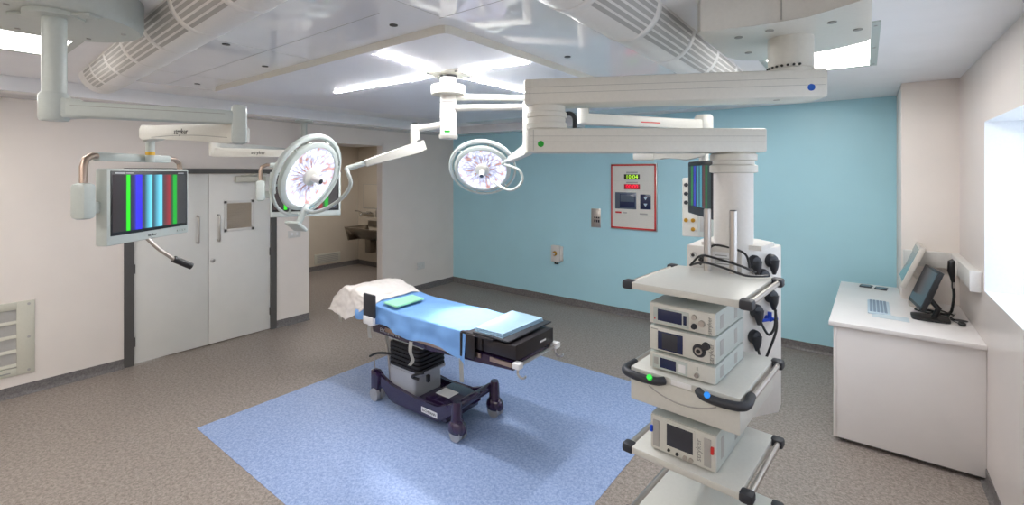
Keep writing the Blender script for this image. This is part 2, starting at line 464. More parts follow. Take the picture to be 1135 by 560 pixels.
def obj(name, b, *a, **k):
    """repeated small pieces (screws, bands ...) become one mesh each"""
    if name not in SPLIT: return obj1(name, b, *a, **k)
    bm = b.bm; isl = islands(bm)
    if len(isl) < 2: return obj1(name, b, *a, **k)
    last = None
    for vs in isl:
        nb = B(); mp = {v: nb.bm.verts.new(v.co) for v in vs}
        fs = {f for v in vs for f in v.link_faces}
        for f in fs:
            nf = nb.bm.faces.new([mp[v] for v in f.verts]); nf.material_index = f.material_index
        last = obj1(name, nb, *a, **k)
    return last
def thing(name, label, cat, loc=(0, 0, 0), rz=0, group=None):
    o = bpy.data.objects.new(name, None); o.empty_display_size = .1; col.objects.link(o)
    o.location = loc; o.rotation_euler = (0, 0, rz)
    return tag(o, label, cat, group)
def tag(o, label, cat, group=None):
    o['label'] = label; o['category'] = cat
    if group: o['group'] = group
    return o
def struct(name, b, m, label=None, angle=38):
    o = obj(name, b, m, angle=angle); o['kind'] = 'structure'
    if label: o['label'] = label
    return o
def copy_tree(o, parent=None):
    c = o.copy(); col.objects.link(c); c.parent = parent
    for ch in list(o.children): copy_tree(ch, c)
    return c
def text(name, s, size, m, parent, T, world=False, ext=.0008):
    cu = bpy.data.curves.new(name, 'FONT'); cu.body = s; cu.size = size; cu.align_x = 'CENTER'; cu.align_y = 'CENTER'
    cu.extrude = ext; cu.resolution_u = 2
    t = bpy.data.objects.new(name + '_tmp', cu); col.objects.link(t)
    dg = bpy.context.evaluated_depsgraph_get(); dg.update()
    me = bpy.data.meshes.new_from_object(t.evaluated_get(dg))
    bpy.data.objects.remove(t); bpy.data.curves.remove(cu)
    me.name = name; me.transform(T); me.materials.clear(); me.materials.append(M[m])
    o = bpy.data.objects.new(name, me); col.objects.link(o)
    if world: me.transform(rootmat(parent).inverted())
    o.parent = parent
    return o
def TM(loc, xdir, ydir):
    x = Vector(xdir).normalized(); y = Vector(ydir).normalized(); z = x.cross(y).normalized(); y = z.cross(x)
    m = Matrix(((x.x, y.x, z.x, loc[0]), (x.y, y.y, z.y, loc[1]), (x.z, y.z, z.z, loc[2]), (0, 0, 0, 1)))
    return m
def Tdir(loc, d, up=(0, 0, 1)):
    """frame whose x axis runs along d and whose z axis is close to up"""
    x = Vector(d).normalized(); u = Vector(up); y = u.cross(x).normalized(); z = x.cross(y)
    return Matrix(((x.x, y.x, z.x, loc[0]), (x.y, y.y, z.y, loc[1]), (x.z, y.z, z.z, loc[2]), (0, 0, 0, 1)))

# ================================================================== ROOM
XL, XR, YB, YN, H = -6.36, 0.65, 6.48, -1.7, 2.93
WT = .12
b = B(); b.box(-9.6, 1.1, YN - .1, 6.7, -.1, 0); struct('floor', b, 'floor')
b = B(); b.box(-4.38, -1.37, 1.475, 4.45, 0.0005, .003); o = struct('trim_1', b, 'floor_blue', 'square of speckled pale blue vinyl inlaid in the floor')
b = B(); b.box(XL, 1.1, YN - .1, 6.7, H, H + .1); struct('ceiling', b, 'ceiling')
# left wall: double doors and the opening to the scrub room
D0, D1, DZ = 1.455, 3.085, 2.155
O0, O1, OZ = 3.55, 4.84, 2.56
b = B()
for y0, y1, z0, z1 in ((YN, D0, 0, H), (D0, D1, DZ, H), (D1, O0, 0, H), (O0, O1, OZ, H), (O1, YB, 0, H)):
    b.box(XL - WT, XL, y0, y1, z0, z1)
struct('wall_left', b, 'wall')
b = B(); b.box(XL - WT, XR + .5, YB, YB + .12, 0, H); struct('wall_back', b, 'wall_blue')
b = B(); b.box(.26, 1.1, 5.6, YB, 0, H, bev=.004); struct('wall_pier', b, 'wall')
# right wall with deep window
W0, W1, WZ0, WZ1 = 1.0, 4.52, 1.285, 2.455
RD = .42
b = B()
for y0, y1, z0, z1 in ((YN, W0, 0, H), (W0, W1, 0, WZ0), (W0, W1, WZ1, H), (W1, 5.6, 0, H)):
    b.box(XR, XR + RD, y0, y1, z0, z1)
struct('wall_right', b, 'wall_right')
b = B()
b.box(XR - .001, XR + RD, W1 - .003, W1, WZ0, WZ1); b.box(XR - .001, XR + RD, W0, W0 + .003, WZ0, WZ1)
b.box(XR - .001, XR + RD, W0, W1, WZ1 - .003, WZ1); b.box(XR - .001, XR + RD, W0, W1, WZ0, WZ0 + .003)
struct('trim_2', b, 'reveal', 'bright white lining of the window recess')
wf = B()
for y0, y1, z0, z1 in ((W0, W1, WZ0, WZ0 + .05), (W0, W1, WZ1 - .05, WZ1), (W0, W0 + .05, WZ0, WZ1), (W1 - .05, W1, WZ0, WZ1), (2.72, 2.78, WZ0, WZ1)):
    wf.box(XR + RD - .06, XR + RD - .01, y0, y1, z0, z1)
win = struct('window_1', wf, 'reveal')
b = B(); b.box(XR + RD - .04, XR + RD - .034, W0 + .05, W1 - .05, WZ0 + .05, WZ1 - .05)
pn = obj('pane', b, 'glass', win)
b = B(); b.box(XL - WT, XR + RD, YN - .1, YN, 0, H); struct('wall_front', b, 'wall')
# scrub room beyond the opening
b = B(); b.box(-9.52, -9.4, 1.9, 6.57, 0, 2.75); struct('wall_scrub_left', b, 'wall_scrub')
b = B(); b.box(-9.52, XL - WT, 6.45, 6.57, 0, 2.75); struct('wall_scrub_back', b, 'wall_scrub')
b = B(); b.box(-9.52, XL - WT, 1.8, 1.9, 0, 2.75); struct('wall_scrub_front', b, 'wall_scrub')
b = B(); b.box(-9.6, XL - WT, 1.8, 6.6, 2.7, 2.8); struct('ceiling_scrub', b, 'ceiling')
# downstand above the left wall, returning along the blue wall
b = B(); b.prism([(XL, YN), (-5.78, YN), (-5.78, 6.08), (-3.5, 6.08), (-3.5, YB), (XL, YB)], 2.80, H, 'z', bev=.004)
struct('trim_5', b, 'canopy', 'white boxed downstand under the ceiling along the left wall')
# opening lining
b = B(); b.box(XL - WT - .01, XL + .008, O1 - .03, O1 + .03, 0, OZ + .04); b.box(XL - WT - .01, XL + .008, O0, O1, OZ - .01, OZ + .04)
struct('trim_3', b, 'wall', 'off-white lining of the scrub room opening')
# skirtings
def skirt(name, segs):
    b = B()
    for (x0, y0, x1, y1) in segs:
        d = Vector((x1 - x0, y1 - y0, 0)); L = d.length; T = Tdir((x0, y0, 0), d)
        b.prism([(0, 0), (.03, 0), (.012, .012), (.006, .03), (.006, .1), (0, .1)], 0, L, 'x', T=T @ Matrix.Scale(-1, 4, (0, 1, 0)))
    struct(name, b, 'base')
skirt('baseboard_left', [(XL, YN, XL, D0), (XL, D1, XL, O0), (XL, O1, XL, YB)])
skirt('baseboard_back', [(XL, YB, .26, YB)])
skirt('baseboard_pier', [(.26, 5.6, XR, 5.6)])
skirt('baseboard_right', [(XR, 5.6, XR, YN)])
skirt('baseboard_scrub', [(-9.4, 1.9, -9.4, 6.45), (-9.4, 6.45, XL - WT, 6.45)])
# double doors
b = B()
b.box(XL - .1, XL + .012, D0, D0 + .085, 0, DZ); b.box(XL - .1, XL + .012, D1 - .075, D1, 0, DZ); b.box(XL - .1, XL + .012, D0, D1, DZ - .06, DZ)
struct('trim_4', b, 'frame_dark', 'charcoal frame of the double doors')
def door(name, y0, y1, hy, vent):
    b = B(); b.box(XL - .06, XL - .012, y0, y1, .012, 2.09, bev=.002)
    d = struct(name, b, 'door')
    h = B(); x = XL + .035
    h.tube([(XL - .014, hy, 1.265), (x, hy, 1.265), (x + .012, hy, 1.28), (x + .012, hy, 1.57), (x, hy, 1.585), (XL - .014, hy, 1.585)], .011, 12)
    obj('handle', h, 'steel', d)
    k = B()
    hy2 = y0 + .004 if not vent else y1 - .004
    for z in (.25, 1.05, 1.85): k.cyl((XL - .005, hy2, z - .05), (XL - .005, hy2, z + .05), .009, 10)
    obj('hinge', k, 'frame_dark', d)
    if vent:
        v = B(); Y0, Y1, Z0, Z1 = 2.44, 2.80, 1.365, 1.755
        v.box(XL - .02, XL - .004, Y0, Y1, Z0, Z0 + .035, .003); v.box(XL - .02, XL - .004, Y0, Y1, Z1 - .035, Z1, .003)
        v.box(XL - .02, XL - .004, Y0, Y0 + .035, Z0, Z1, .003); v.box(XL - .02, XL - .004, Y1 - .035, Y1, Z0, Z1, .003)
        vf = obj('vent_frame', v, 'socket', d)
        s = B(); n = 12
        for i in range(n):
            z = Z0 + .04 + i * (Z1 - Z0 - .08) / (n - 1)
            s.prism([(XL - .012, z - .012), (XL - .009, z - .012), (XL - .004, z + .01), (XL - .007, z + .01)], Y0 + .03, Y1 - .03, 'y')
        s.box(XL - .0125, XL - .0115, Y0 + .03, Y1 - .03, Z0 + .03, Z1 - .03)
        obj('louvre', s, 'louvre', d)
        c = B(); c.lathe([(.026, 0), (.026, .006), (.02, .009), (0, .009)], TM((XL - .012, 2.315, 1.03), (0, 1, 0), (0, 0, 1)), 24)
        obj('lock', c, 'steel', d)
        c = B(); c.box(XL - .012, XL + .04, 2.56, 2.93, 1.985, 2.06, .01); c.tube([(XL + .03, 2.62, 2.065), (XL + .05, 2.75, 2.085), (XL + .02, 2.95, 2.09)], .008, 8)
        obj('door_closer', c, 'vent', d)
    return d
door('door_1', D0 + .088, 2.268, 2.15, False)
door('door_2', 2.274, D1 - .078, 2.375, True)

# ================================================================== CANOPY
CZ = 2.885
cn = thing('laminar_flow_canopy', 'large white gloss ceiling canopy with a lowered central panel above the operating table', 'ceiling canopy', (-2.9, 3.3, H))
def rounded(x0, x1, y0, y1, r, n=6, rad=None):
    rad = rad or (r, r, r, r); out = []
    for (cx_, cy_, a, rr) in ((x1, y0, -90, rad[0]), (x1, y1, 0, rad[1]), (x0, y1, 90, rad[2]), (x0, y0, 180, rad[3])):
        sx = -1 if cx_ == x1 else 1; sy = -1 if cy_ == y1 else 1
        for k in range(n + 1):
            t = R(a + 90 * k / n); out.append((cx_ + sx * rr + rr * math.cos(t), cy_ + sy * rr + rr * math.sin(t)))
    return out
b = B(); b.prism(rounded(-4.95, -.82, .9, 5.8, .22, rad=(.02, .25, .1, .02)), CZ, H - .001, 'z'); obj('outer_panel', b, 'canopy', cn, True)
b = B(); b.prism(rounded(-4.75, -1.76, 1.73, 5.0, .05, n=2), CZ - .045, CZ, 'z', mi=0)
for f in b.bm.faces:
    f.normal_update()
    if abs(f.normal.z) < .5: f.material_index = 1
obj('inner_panel', b, ['canopy_in', 'lip'], cn, True)
b = B()
for x, y in ((-4.68, 1.58), (-3.51, 1.62), (-1.99, 1.58), (-1.6, 2.72), (-1.55, 5.4), (-1.3, 5.45), (-3.1, 1.2), (-1.5, 4.1)):
    b.cyl((x, y, CZ - .004), (x, y, CZ + .004), .022, 16)
obj('fixing_plug', b, 'black', cn, True)
b = B()
for p in ((-1.7, -1.698, .9, 1.63), (-3.05, -3.048, .9, 1.7), (-4.3, -4.298, .9, 5.8)):
    b.box(p[0], p[1], p[2], p[3], CZ - .0008, CZ + .002)
b.box(-1.72, -.82, 1.652, 1.655, CZ - .0008, CZ + .002); b.box(-1.72, -.82, 4.2, 4.203, CZ - .0008, CZ + .002); b.box(-4.95, -1.9, 1.42, 1.423, CZ - .0008, CZ + .002)
obj('panel_seam', b, 'seam', cn, True)

def duct(name, label, p0, p1, out, n_band, r):
    """half-round diffuser hanging on the ceiling; slots face `out`"""
    p0 = Vector(p0); p1 = Vector(p1); d = (p1 - p0); L = d.length; d.normalize(); out = Vector(out)
    root = thing(name, label, 'air duct', tuple((p0 + p1) / 2), 0, None)
    b = B(); N = 40
    angs = [math.pi * k / N for k in range(N + 1)]
    # angle 0 = out side at the ceiling, pi = inner side
    def P(a, t, rr=r): return p0 + d * t + out * (rr * math.cos(a)) + Vector((0, 0, -rr * math.sin(a)))
    def shell(t0, t1, rr, a0, a1, mi, n):
        rows = []
        for k in range(n + 1):
            a = a0 + (a1 - a0) * k / n
            rows.append((b.bm.verts.new(P(a, t0, rr)), b.bm.verts.new(P(a, t1, rr))))
        for k in range(n): b.bm.faces.new((rows[k][0], rows[k][1], rows[k + 1][1], rows[k + 1][0])).material_index = mi
    shell(0, L, r, 0, PI, 0, N)
    # rounded end
    for end, sg in ((0, -1), (L, 1)):
        rows = []
        for j in range(7):
            e = PI / 2 * j / 6
            rows.append([b.bm.verts.new(P(PI * k / 20, end + sg * r * .55 * math.sin(e), max(r * math.cos(e), .001))) for k in range(21)])
        for j in range(6):
            for k in range(20): b.bm.faces.new((rows[j][k], rows[j][k + 1], rows[j + 1][k + 1], rows[j + 1][k]))
    obj('duct_shell', b, 'duct', root, True)
    b = B(); cell = L / n_band
    for i in range(n_band):
        for q in range(6):
            a0 = R(6 + q * 10.5); a1 = a0 + R(6.8)
            shell(i * cell + (.03 if i else .22), (i + 1) * cell - .03, r + .002, a0, a1, 0, 3)
    obj('slot_grille', b, 'slot', root, True)
    b = B()
    for i in range(n_band + 1):
        t = min(max(i * cell, .2), L - .03)
        rows = [[b.bm.verts.new(P(PI * k / 24, tt, rr)) for k in range(25)] for tt, rr in ((t - .024, r), (t - .022, r + .003), (t + .022, r + .003), (t + .024, r))]
        for j in range(3):
            for k in range(24): b.bm.faces.new((rows[j][k], rows[j][k + 1], rows[j + 1][k + 1], rows[j + 1][k]))
    obj('band', b, 'duct', root, True, angle=70)
    return root
duct('air_duct', 'half round slotted air duct running along the left side of the ceiling canopy', (-5.2, 1.045, H), (-.5, .80, H), (0, -1, 0), 9, .15)
duct('air_duct', 'half round slotted air duct running beside the large pale ceiling cover on the right', (-.955, 1.1, H), (-.955, 5.0, H), (1, 0, 0), 7, .165)

# ================================================================== LIGHTS OF THE ROOM AND ADDED FILL
def ceiling_light(x0, x1, y0, y1, label, group=None):
    t = thing('ceiling_light', label, 'ceiling light', ((x0 + x1) / 2, (y0 + y1) / 2, H), 0, group)
    b = B(); f = .045
    for a in ((x0 - f, x1 + f, y0 - f, y0), (x0 - f, x1 + f, y1, y1 + f), (x0 - f, x0, y0, y1), (x1, x1 + f, y0, y1)):
        b.box(a[0], a[1], a[2], a[3], H - .008, H)
    obj('frame', b, 'equip_grey', t, True)
    b = B(); b.box(x0, x1, y0, y1, H - .006, H - .001); obj('diffuser', b, 'panel_light', t, True)
    b = B()
    for x in (x0 - f / 2, x1 + f / 2):
        for y in (y0 + .03, y1 - .03, (y0 + y1) / 2): b.cyl((x, y, H - .011), (x, y, H - .007), .009, 10)
    obj('fixing_screw', b, 'slot', t, True)
ceiling_light(-.58, .02, 3.26, 4.46, 'bright recessed ceiling light panel beyond the equipment pendant cover at the right')
ceiling_light(-.75, -.39, 5.02, 5.64, 'small added light panel hidden above the pendant arm to brighten the blue wall')  # added panel, out of sight behind the arm, brightens the blue wall
ceiling_light(-4.54, -3.94, -.55, .65, 'bright recessed ceiling light panel behind the left monitor ceiling cover')
ceiling_light(-1.0, -.4, -1.5, -.3, 'added fill light panel in the ceiling by the near end of the window wall')  # unseen panel behind the camera, added to fill the room
ceiling_light(-3.2, -2.0, -1.4, -.8, 'added fill light panel in the ceiling near the front wall')  # another added fill panel, behind the camera
ceiling_light(-5.9, -5.3, -1.2, .0, 'added fill light panel in the ceiling of the near left corner')  # added fill panel outside the view

def linear(x0, y0, x1, y1, label):
    d = Vector((x1 - x0, y1 - y0, 0)); T = Tdir((x0, y0, CZ - .047), d)
    b = B(); b.box(0, d.length, -.012, .012, -.005, 0, .002, T=T)
    o = obj('linear_light', b, 'strip_light', origin=((x0 + x1) / 2, (y0 + y1) / 2, CZ - .047)); tag(o, label, 'linear light', 'slim linear lights radiating from the surgical light mount')
linear(-2.47, 2.30, -2.40, 1.80, 'slim ceiling light strip running from the lamp mount towards the nearest canopy corner')
linear(-2.32, 2.47, -1.80, 2.53, 'slim ceiling light strip running right from the lamp mount, the shortest one')
linear(-2.62, 2.45, -3.86, 2.41, 'long slim ceiling light strip running left from the lamp mount')
linear(-2.47, 2.62, -2.46, 3.86, 'slim ceiling light strip running away behind the lamp mount and pendant arm')

# ================================================================== SURGICAL LIGHTS
hx, hy_ = -2.465, 2.46
hub = thing('boom_mount', 'white cylindrical ceiling mount with a wide collar holding the surgical lamps', 'ceiling mount', (hx, hy_, CZ - .05))
b = B(); b.box(hx - .14, hx + .14, hy_ - .14, hy_ + .14, CZ - .058, CZ - .045, .003, T=Matrix.Translation((hx, hy_, 0)) @ Matrix.Rotation(R(20), 4, 'Z') @ Matrix.Translation((-hx, -hy_, 0)))
obj('ceiling_plate', b, 'equip', hub, True)
b = B()
for k in range(4):
    a = R(65 + 90 * k); b.cyl((hx + .16 * math.cos(a), hy_ + .16 * math.sin(a), CZ - .064), (hx + .16 * math.cos(a), hy_ + .16 * math.sin(a), CZ - .055), .012, 10)
obj('bolt', b, 'black', hub, True)
Th = Matrix.Translation((hx, hy_, 0))
b = B(); b.lathe([(.066, 2.36), (.06, 2.37), (.06, 2.83), (.066, 2.83)], Th); obj('spindle', b, 'column_w', hub, True)
b = B(); b.lathe([(.067, 2.806), (.067, 2.82)], Th); obj('seal_ring', b, 'black', hub, True)
b = B(); b.lathe([(.115, 2.676), (.125, 2.682), (.125, 2.745), (.115, 2.75)], Th); obj('collar', b, 'equip', hub, True)
b = B(); b.lathe([(.0, 2.352), (.062, 2.352), (.069, 2.362), (.069, 2.385), (.062, 2.388)], Th); obj('end_cap', b, 'equip', hub, True)
b = B()
for a in (-70, -58, -46):
    aa = R(a + 5); b.cyl((hx + .058 * math.cos(aa), hy_ + .058 * math.sin(aa), 2.405), (hx + .063 * math.cos(aa), hy_ + .063 * math.sin(aa), 2.405), .009, 8)
obj('indicator', b, 'green', hub, True)
b = B(); b.lathe([(.0605, 2.50), (.062, 2.50), (.062, 2.505), (.0605, 2.505)], Th, close=False); b.lathe([(.0605, 2.62), (.062, 2.62), (.062, 2.625), (.0605, 2.625)], Th, close=False); obj('joint_line', b, 'seam', hub, True)

def lamp(label, C, n, joints, tail):
    C = Vector(C); n = Vector(n).normalized()
    L = thing('surgical_lamp', label, 'surgical lamp', tuple(C), 0, 'twin surgical lamp heads on the ceiling mount')
    up = Vector((0, 0, 1)); x = up.cross(n).normalized(); y = n.cross(x)
    T = Matrix(((x.x, y.x, n.x, C.x), (x.y, y.y, n.y, C.y), (x.z, y.z, n.z, C.z), (0, 0, 0, 1)))   # local +z = beam direction
    b = B(); b.lathe([(0, -.085), (.12, -.082), (.2, -.065), (.25, -.035), (.266, -.01), (.270, .0), (.266, .014), (.24, .024), (.23, .022), (.228, .006)], T, 56, close=False)
    hs = obj('lamp_housing', b, 'equip_grey', L, True)
    b = B(); b.torus(.312, .011, T @ Matrix.Translation((0, 0, -.012)), 72, 10, mi=0)
    b.torus(.303, .02, T @ Matrix.Translation((0, 0, -.022)), 48, 10, R(25), R(205), flat=1.2)
    obj('guard_ring', b, 'equip_grey', L, True)
    b = B()
    for k in range(6):
        a = R(15 + 60 * k); p = Vector((math.cos(a), math.sin(a), 0))
        b.tube([T @ (p * .25 + Vector((0, 0, -.02))), T @ (p * .305 + Vector((0, 0, -.014)))], .008, 8)
    obj('ring_bracket', b, 'equip_grey', L, True)
    # lens with faceted reflector behind it
    bm = bmesh.new(); rows = []
    prof = [(.062, .004), (.085, -.01), (.12, -.018), (.15, -.014), (.185, -.004), (.21, .006), (.229, .012)]
    N = 72
    for i, (r, z) in enumerate(prof):
        rows.append([bm.verts.new(T @ Vector((r * math.cos(2 * PI * k / N), r * math.sin(2 * PI * k / N), z + (.006 if (k % 2 and 0 < i < 5) else 0)))) for k in range(N)])
    lay = bm.loops.layers.float_vector.new('lens_uv')
    for i in range(len(prof) - 1):
        for k in range(N):
            f = bm.faces.new((rows[i][k], rows[i][(k + 1) % N], rows[i + 1][(k + 1) % N], rows[i + 1][k]))
            for lp, (a_, r_) in zip(f.loops, ((k, i), (k + 1, i), (k + 1, i + 1), (k, i + 1))):
                lp[lay] = (a_ / N, prof[r_][0] / .229, 0)
    obj('lens', bm, 'lens', L, True, angle=10)
    b = B(); b.lathe([(.066, -.01), (.066, .022), (.055, .03), (.03, .034), (0, .034)], T, 32); hc = obj('hub_cap', b, 'equip', L, True)
    b = B(); b.lathe([(.026, .03), (.026, .10), (.022, .108), (0, .108)], T, 24); hd = obj('sterile_handle', b, 'column_w', L, True)
    b = B(); b.lathe([(.019, .107), (.019, .110), (0, .110)], T, 20); obj('camera_eye', b, 'dark_scr', hd, True)
    # curved yoke from the end of the spring arm
    b = B(); b.tube(tail[0], .013, 12, smooth=8); obj('yoke', b, 'equip_grey', L, True)
    b = B()
    P = [Vector(q) for q in joints]
    # first arm, drop, spring arm
    b.tube([P[0], P[1]], .024, 16)
    obj('boom_arm', b, 'equip', L, True)
    b = B(); b.lathe([(0, P[2].z - .02), (.03, P[2].z - .02), (.034, P[2].z), (.034, P[1].z + .02), (.03, P[1].z + .035), (0, P[1].z + .035)], Matrix.Translation((P[1].x, P[1].y, 0)), 20)
    obj('elbow', b, 'equip', L, True)
    d = P[3] - P[2]; Ts = Tdir(P[2], d)
    b = B(); b.prism([(-.05, -.035), (-.05, .035), (0, .04), (d.length * .75, .022), (d.length * .75, -.028), (0, -.04)], -.027, .027, 'y', bev=.008, T=Ts)
    sa = obj('spring_arm', b, 'equip', L, True)
    b = B(); b.tube([P[2] + d * .7, P[3]], .019, 14); obj('arm_tip', b, 'equip_grey', sa, True)
    b = B(); b.box(-.03, .02, -.02, .02, .038, .05, .003, T=Ts); b.lathe([(.02, 0), (.02, .012)], Matrix.Translation((P[1].x, P[1].y, P[1].z + .034)), 14); obj('cap', b, 'black', sa, True)
    if tail[1]:
        b = B(); c, q = tail[1]; c = Vector(c); q = Vector(q)
        b.tube([c, q], .021, 14)
        Tb = Tdir(q, q - c, (.6, -.6, .3)); b.box(-.01, .03, -.075, .075, -.06, .06, .012, T=Tb)
        obj('control_pod', b, 'equip_grey', L, True)
    return L, n, C
l1 = lamp('left surgical lamp, its lit lens turned to the right in front of a striped screen',
     (-3.265, 1.828, 2.077), (1.057, .342, -.427),
     [(hx, hy_, 2.468), (-2.623, 2.276, 2.42), (-2.60, 2.29, 2.29), (-2.85, 1.86, 2.13)],
     ([(-2.85, 1.86, 2.13), (-2.80, 1.84, 2.10), (-2.80, 1.86, 2.02), (-2.87, 1.84, 1.93), (-3.02, 1.82, 1.855), (-3.16, 1.80, 1.82), (-3.26, 1.79, 1.83)], None))
lampC = Vector((-3.265, 1.828, 2.077))
b = B(); b.tube([(-3.29, 1.82, 1.86), (-3.268, 1.79, 1.83), (-3.285, 1.75, 1.73)], .022, 14)
Tb = Tdir((-3.29, 1.74, 1.72), (0.1, -.5, -.65)); b.box(-.008, .018, -.07, .07, -.055, .055, .01, T=Tb)
obj('control_pod', b, 'equip_grey', l1[0], True)
l2 = lamp('right surgical lamp facing forward and down in front of the blue wall',
     (-2.903, 3.351, 2.138), (.617, -.899, -.844),
     [(hx, hy_, 2.582), (-1.93, 2.72, 2.575), (-1.93, 2.72, 2.27), (-2.50, 3.20, 2.20)],
     ([(-2.50, 3.20, 2.20), (-2.56, 3.23, 2.18), (-2.44, 3.30, 2.13), (-2.42, 3.33, 2.04), (-2.46, 3.30, 1.97), (-2.52, 3.27, 1.95), (-2.62, 3.27, 1.98), (-2.70, 3.28, 2.02)], None))
# beams
def spot(name, loc, target, power, size, ang, root):
    d = bpy.data.lights.new(name, 'SPOT'); d.energy = power; d.spot_size = R(ang); d.spot_blend = .6; d.shadow_soft_size = size
    d.color = (1, .97, .95)
    o = bpy.data.objects.new(name, d); col.objects.link(o)
    q = (Vector(target) - Vector(loc)).to_track_quat('-Z', 'Y')
    o.rotation_euler = q.to_euler()
    o.parent = root; o.location = Vector(loc) - root.location
spot('lamp_beam', (-2.86, 3.30, 2.04), (-2.62, 2.88, .9), 75, .08, 36, l2[0])

# ================================================================== EQUIPMENT PENDANT
pd = thing('equipment_pendant', 'tall white ceiling pendant with two stacked horizontal arms, column and shelves of devices', 'equipment pendant', (-.26, 2.70, H))
cover = [(-.62, 2.28), (-.43, 2.345), (-.321, 2.365), (-.195, 2.362), (-.088, 2.31), (0, 2.235), (.02, 2.26), (.02, 2.95), (.0, 2.99), (-.116, 3.06), (-.25, 3.10), (-.50, 3.11), (-.60, 3.03), (-.645, 2.9), (-.65, 2.34)]
b = B(); b.prism(cover, 2.77, H - .001, 'z', bev=.008); cv = obj('ceiling_cover', b, 'pendant_w', pd, True)
b = B(); b.box(-.3, -.297, 2.36, 2.368, 2.78, H - .004)
for x, y in ((-.5, 2.5), (-.36, 2.47), (-.12, 2.5), (-.52, 2.85), (-.03, 2.7)): b.cyl((x, y, 2.766), (x, y, 2.771), .018, 12)
obj('cover_fixing', b, 'seam', cv, True)
pc = Vector((-.300, 2.69, 0)); Tp = Matrix.Translation(pc)
b = B(); b.lathe([(.105, 2.585), (.105, 2.61), (.1, 2.615), (.1, 2.772)], Tp, 40); obj('mount_column', b, 'pendant_w', pd, True)
b = B()
for k in range(8):
    a = R(200 + k * 14); b.cyl(pc + Vector((.101 * math.cos(a), .101 * math.sin(a), 2.622)), pc + Vector((.107 * math.cos(a), .107 * math.sin(a), 2.622)), .006, 8)
obj('bolt', b, 'text', pd, True)
# pivot between the arms
pv = Vector((-1.385, 2.135, 0))
def arm(name, a, e, z0, z1, wd, ext0, ext1, dot, dm):
    a = Vector((a[0], a[1], 0)); e = Vector((e[0], e[1], 0)); d = e - a; L = d.length; T = Tdir((a.x, a.y, 0), d)
    b = B(); b.box(-ext0, L + ext1, -wd, wd, z0, z1, .012, T=T)
    o = obj(name, b, 'pendant_w', pd, True)
    b = B()
    h = z1 - z0
    for fz in (.42, .66): b.box(-ext0 + .012, L + ext1 - .012, -wd - .0008, -wd + .001, z0 + h * fz, z0 + h * fz + .0016, T=T)
    b.box(-ext0 + .03, -ext0 + .0325, -wd - .0008, -wd + .001, z0 + .01, z1 - .01, T=T)
    b.box(L + ext1 - .0005, L + ext1 + .001, -wd * .3, wd * .3, z0 + h * .35, z0 + h * .62, T=T)
    obj('seam_line', b, 'seam', o, True)
    b = B(); b.cyl(T @ Vector((dot, -wd - .0015, z0 + h * .34)), T @ Vector((dot, -wd + .002, z0 + h * .34)), .0165, 24)
    obj('marker_dot', b, dm, o, True)
    b = B(); b.cyl(T @ Vector((L + ext1 - .2, -wd * .3, z0 - .002)), T @ Vector((L + ext1 - .2, -wd * .3, z0 + .002)), .015, 12); obj('access_plug', b, 'slot', o, True)
    return T, L
ue = Vector((-.300, 2.69, 0))
arm('upper_arm', pv, ue, 2.462, 2.597, .105, .11, .125, 1.27, 'blue')
arm('lower_arm', pv, (-.57, 2.757), 2.21, 2.337, .10, .11, .125, -.04, 'green')
b = B(); b.lathe([(.105, 2.335), (.112, 2.34), (.112, 2.368), (.1, 2.372), (.1, 2.40), (.108, 2.403), (.108, 2.425), (.1, 2.43), (.1, 2.463)], Matrix.Translation(pv), 40); obj('arm_pivot', b, 'pendant_w', pd, True)
b = B(); q = pv + Vector((.12, .09, 0)); b.tube([q + Vector((0, 0, 2.33)), q + Vector((0, 0, 2.40)), q + Vector((-.02, -.012, 2.425)), q + Vector((-.05, -.03, 2.42))], .012, 10, smooth=5); obj('hose', b, 'rubber', pd, True)
cc = Vector((-.577, 2.752, 0)); Tc = Matrix.Translation(cc)
b = B(); b.lathe([(.1, 1.69), (.1, 2.14)], Tc, 40); obj('column', b, 'column_w', pd, True)
b = B(); b.lathe([(.1, 2.10), (.12, 2.105), (.12, 2.14), (.105, 2.148), (.105, 2.165), (.118, 2.17), (.118, 2.2), (.1, 2.213)], Tc, 40); obj('column_collar', b, 'pendant_w', pd, True)
# service head
hp = [(-.80, 2.675), (-.52, 2.675), (-.378, 2.885), (-.378, 2.98), (-.5, 3.05), (-.80, 3.0)]
b = B(); b.prism(hp, .80, 1.70, 'z', bev=.008); b.prism([(-.73, 2.70), (-.43, 2.70), (-.40, 2.9), (-.5, 3.0), (-.73, 2.97)], 1.695, 1.72, 'z'); sh = obj('service_head', b, 'column_w', pd, True)
b = B(); n = Vector((0, -1, 0))
def sockets(b, pts, n, r, d): 
    for p in pts: b.cyl(Vector(p) - n * .002, Vector(p) + n * d, r, 16)
sockets(b, [(-.765, 2.675, 1.645), (-.72, 2.675, 1.63)], n, .018, .012); sk = obj('gas_outlet', b, 'chrome', sh, True)
b = B(); sockets(b, [(-.765, 2.675, 1.645), (-.72, 2.675, 1.63)], n, .009, .014); obj('outlet_core', b, 'black', sk, True)
b = B(); b.box(-.665, -.56, 2.6725, 2.677, 1.60, 1.675); obj('rating_label', b, 'label', sh, True)
b = B(); 
for i in range(4): b.box(-.65, -.58 - .01 * (i % 2), 2.6715, 2.6735, 1.61 + i * .015, 1.614 + i * .015)
obj('label_print', b, 'seam', sh, True)
e0 = Vector((-.52, 2.675, 0)); e1 = Vector((-.378, 2.885, 0)); ed = (e1 - e0).normalized(); en = Vector((ed.y, -ed.x, 0))
def onB(t, z, o=0): return e0 + (e1 - e0) * t + en * o + Vector((0, 0, z))
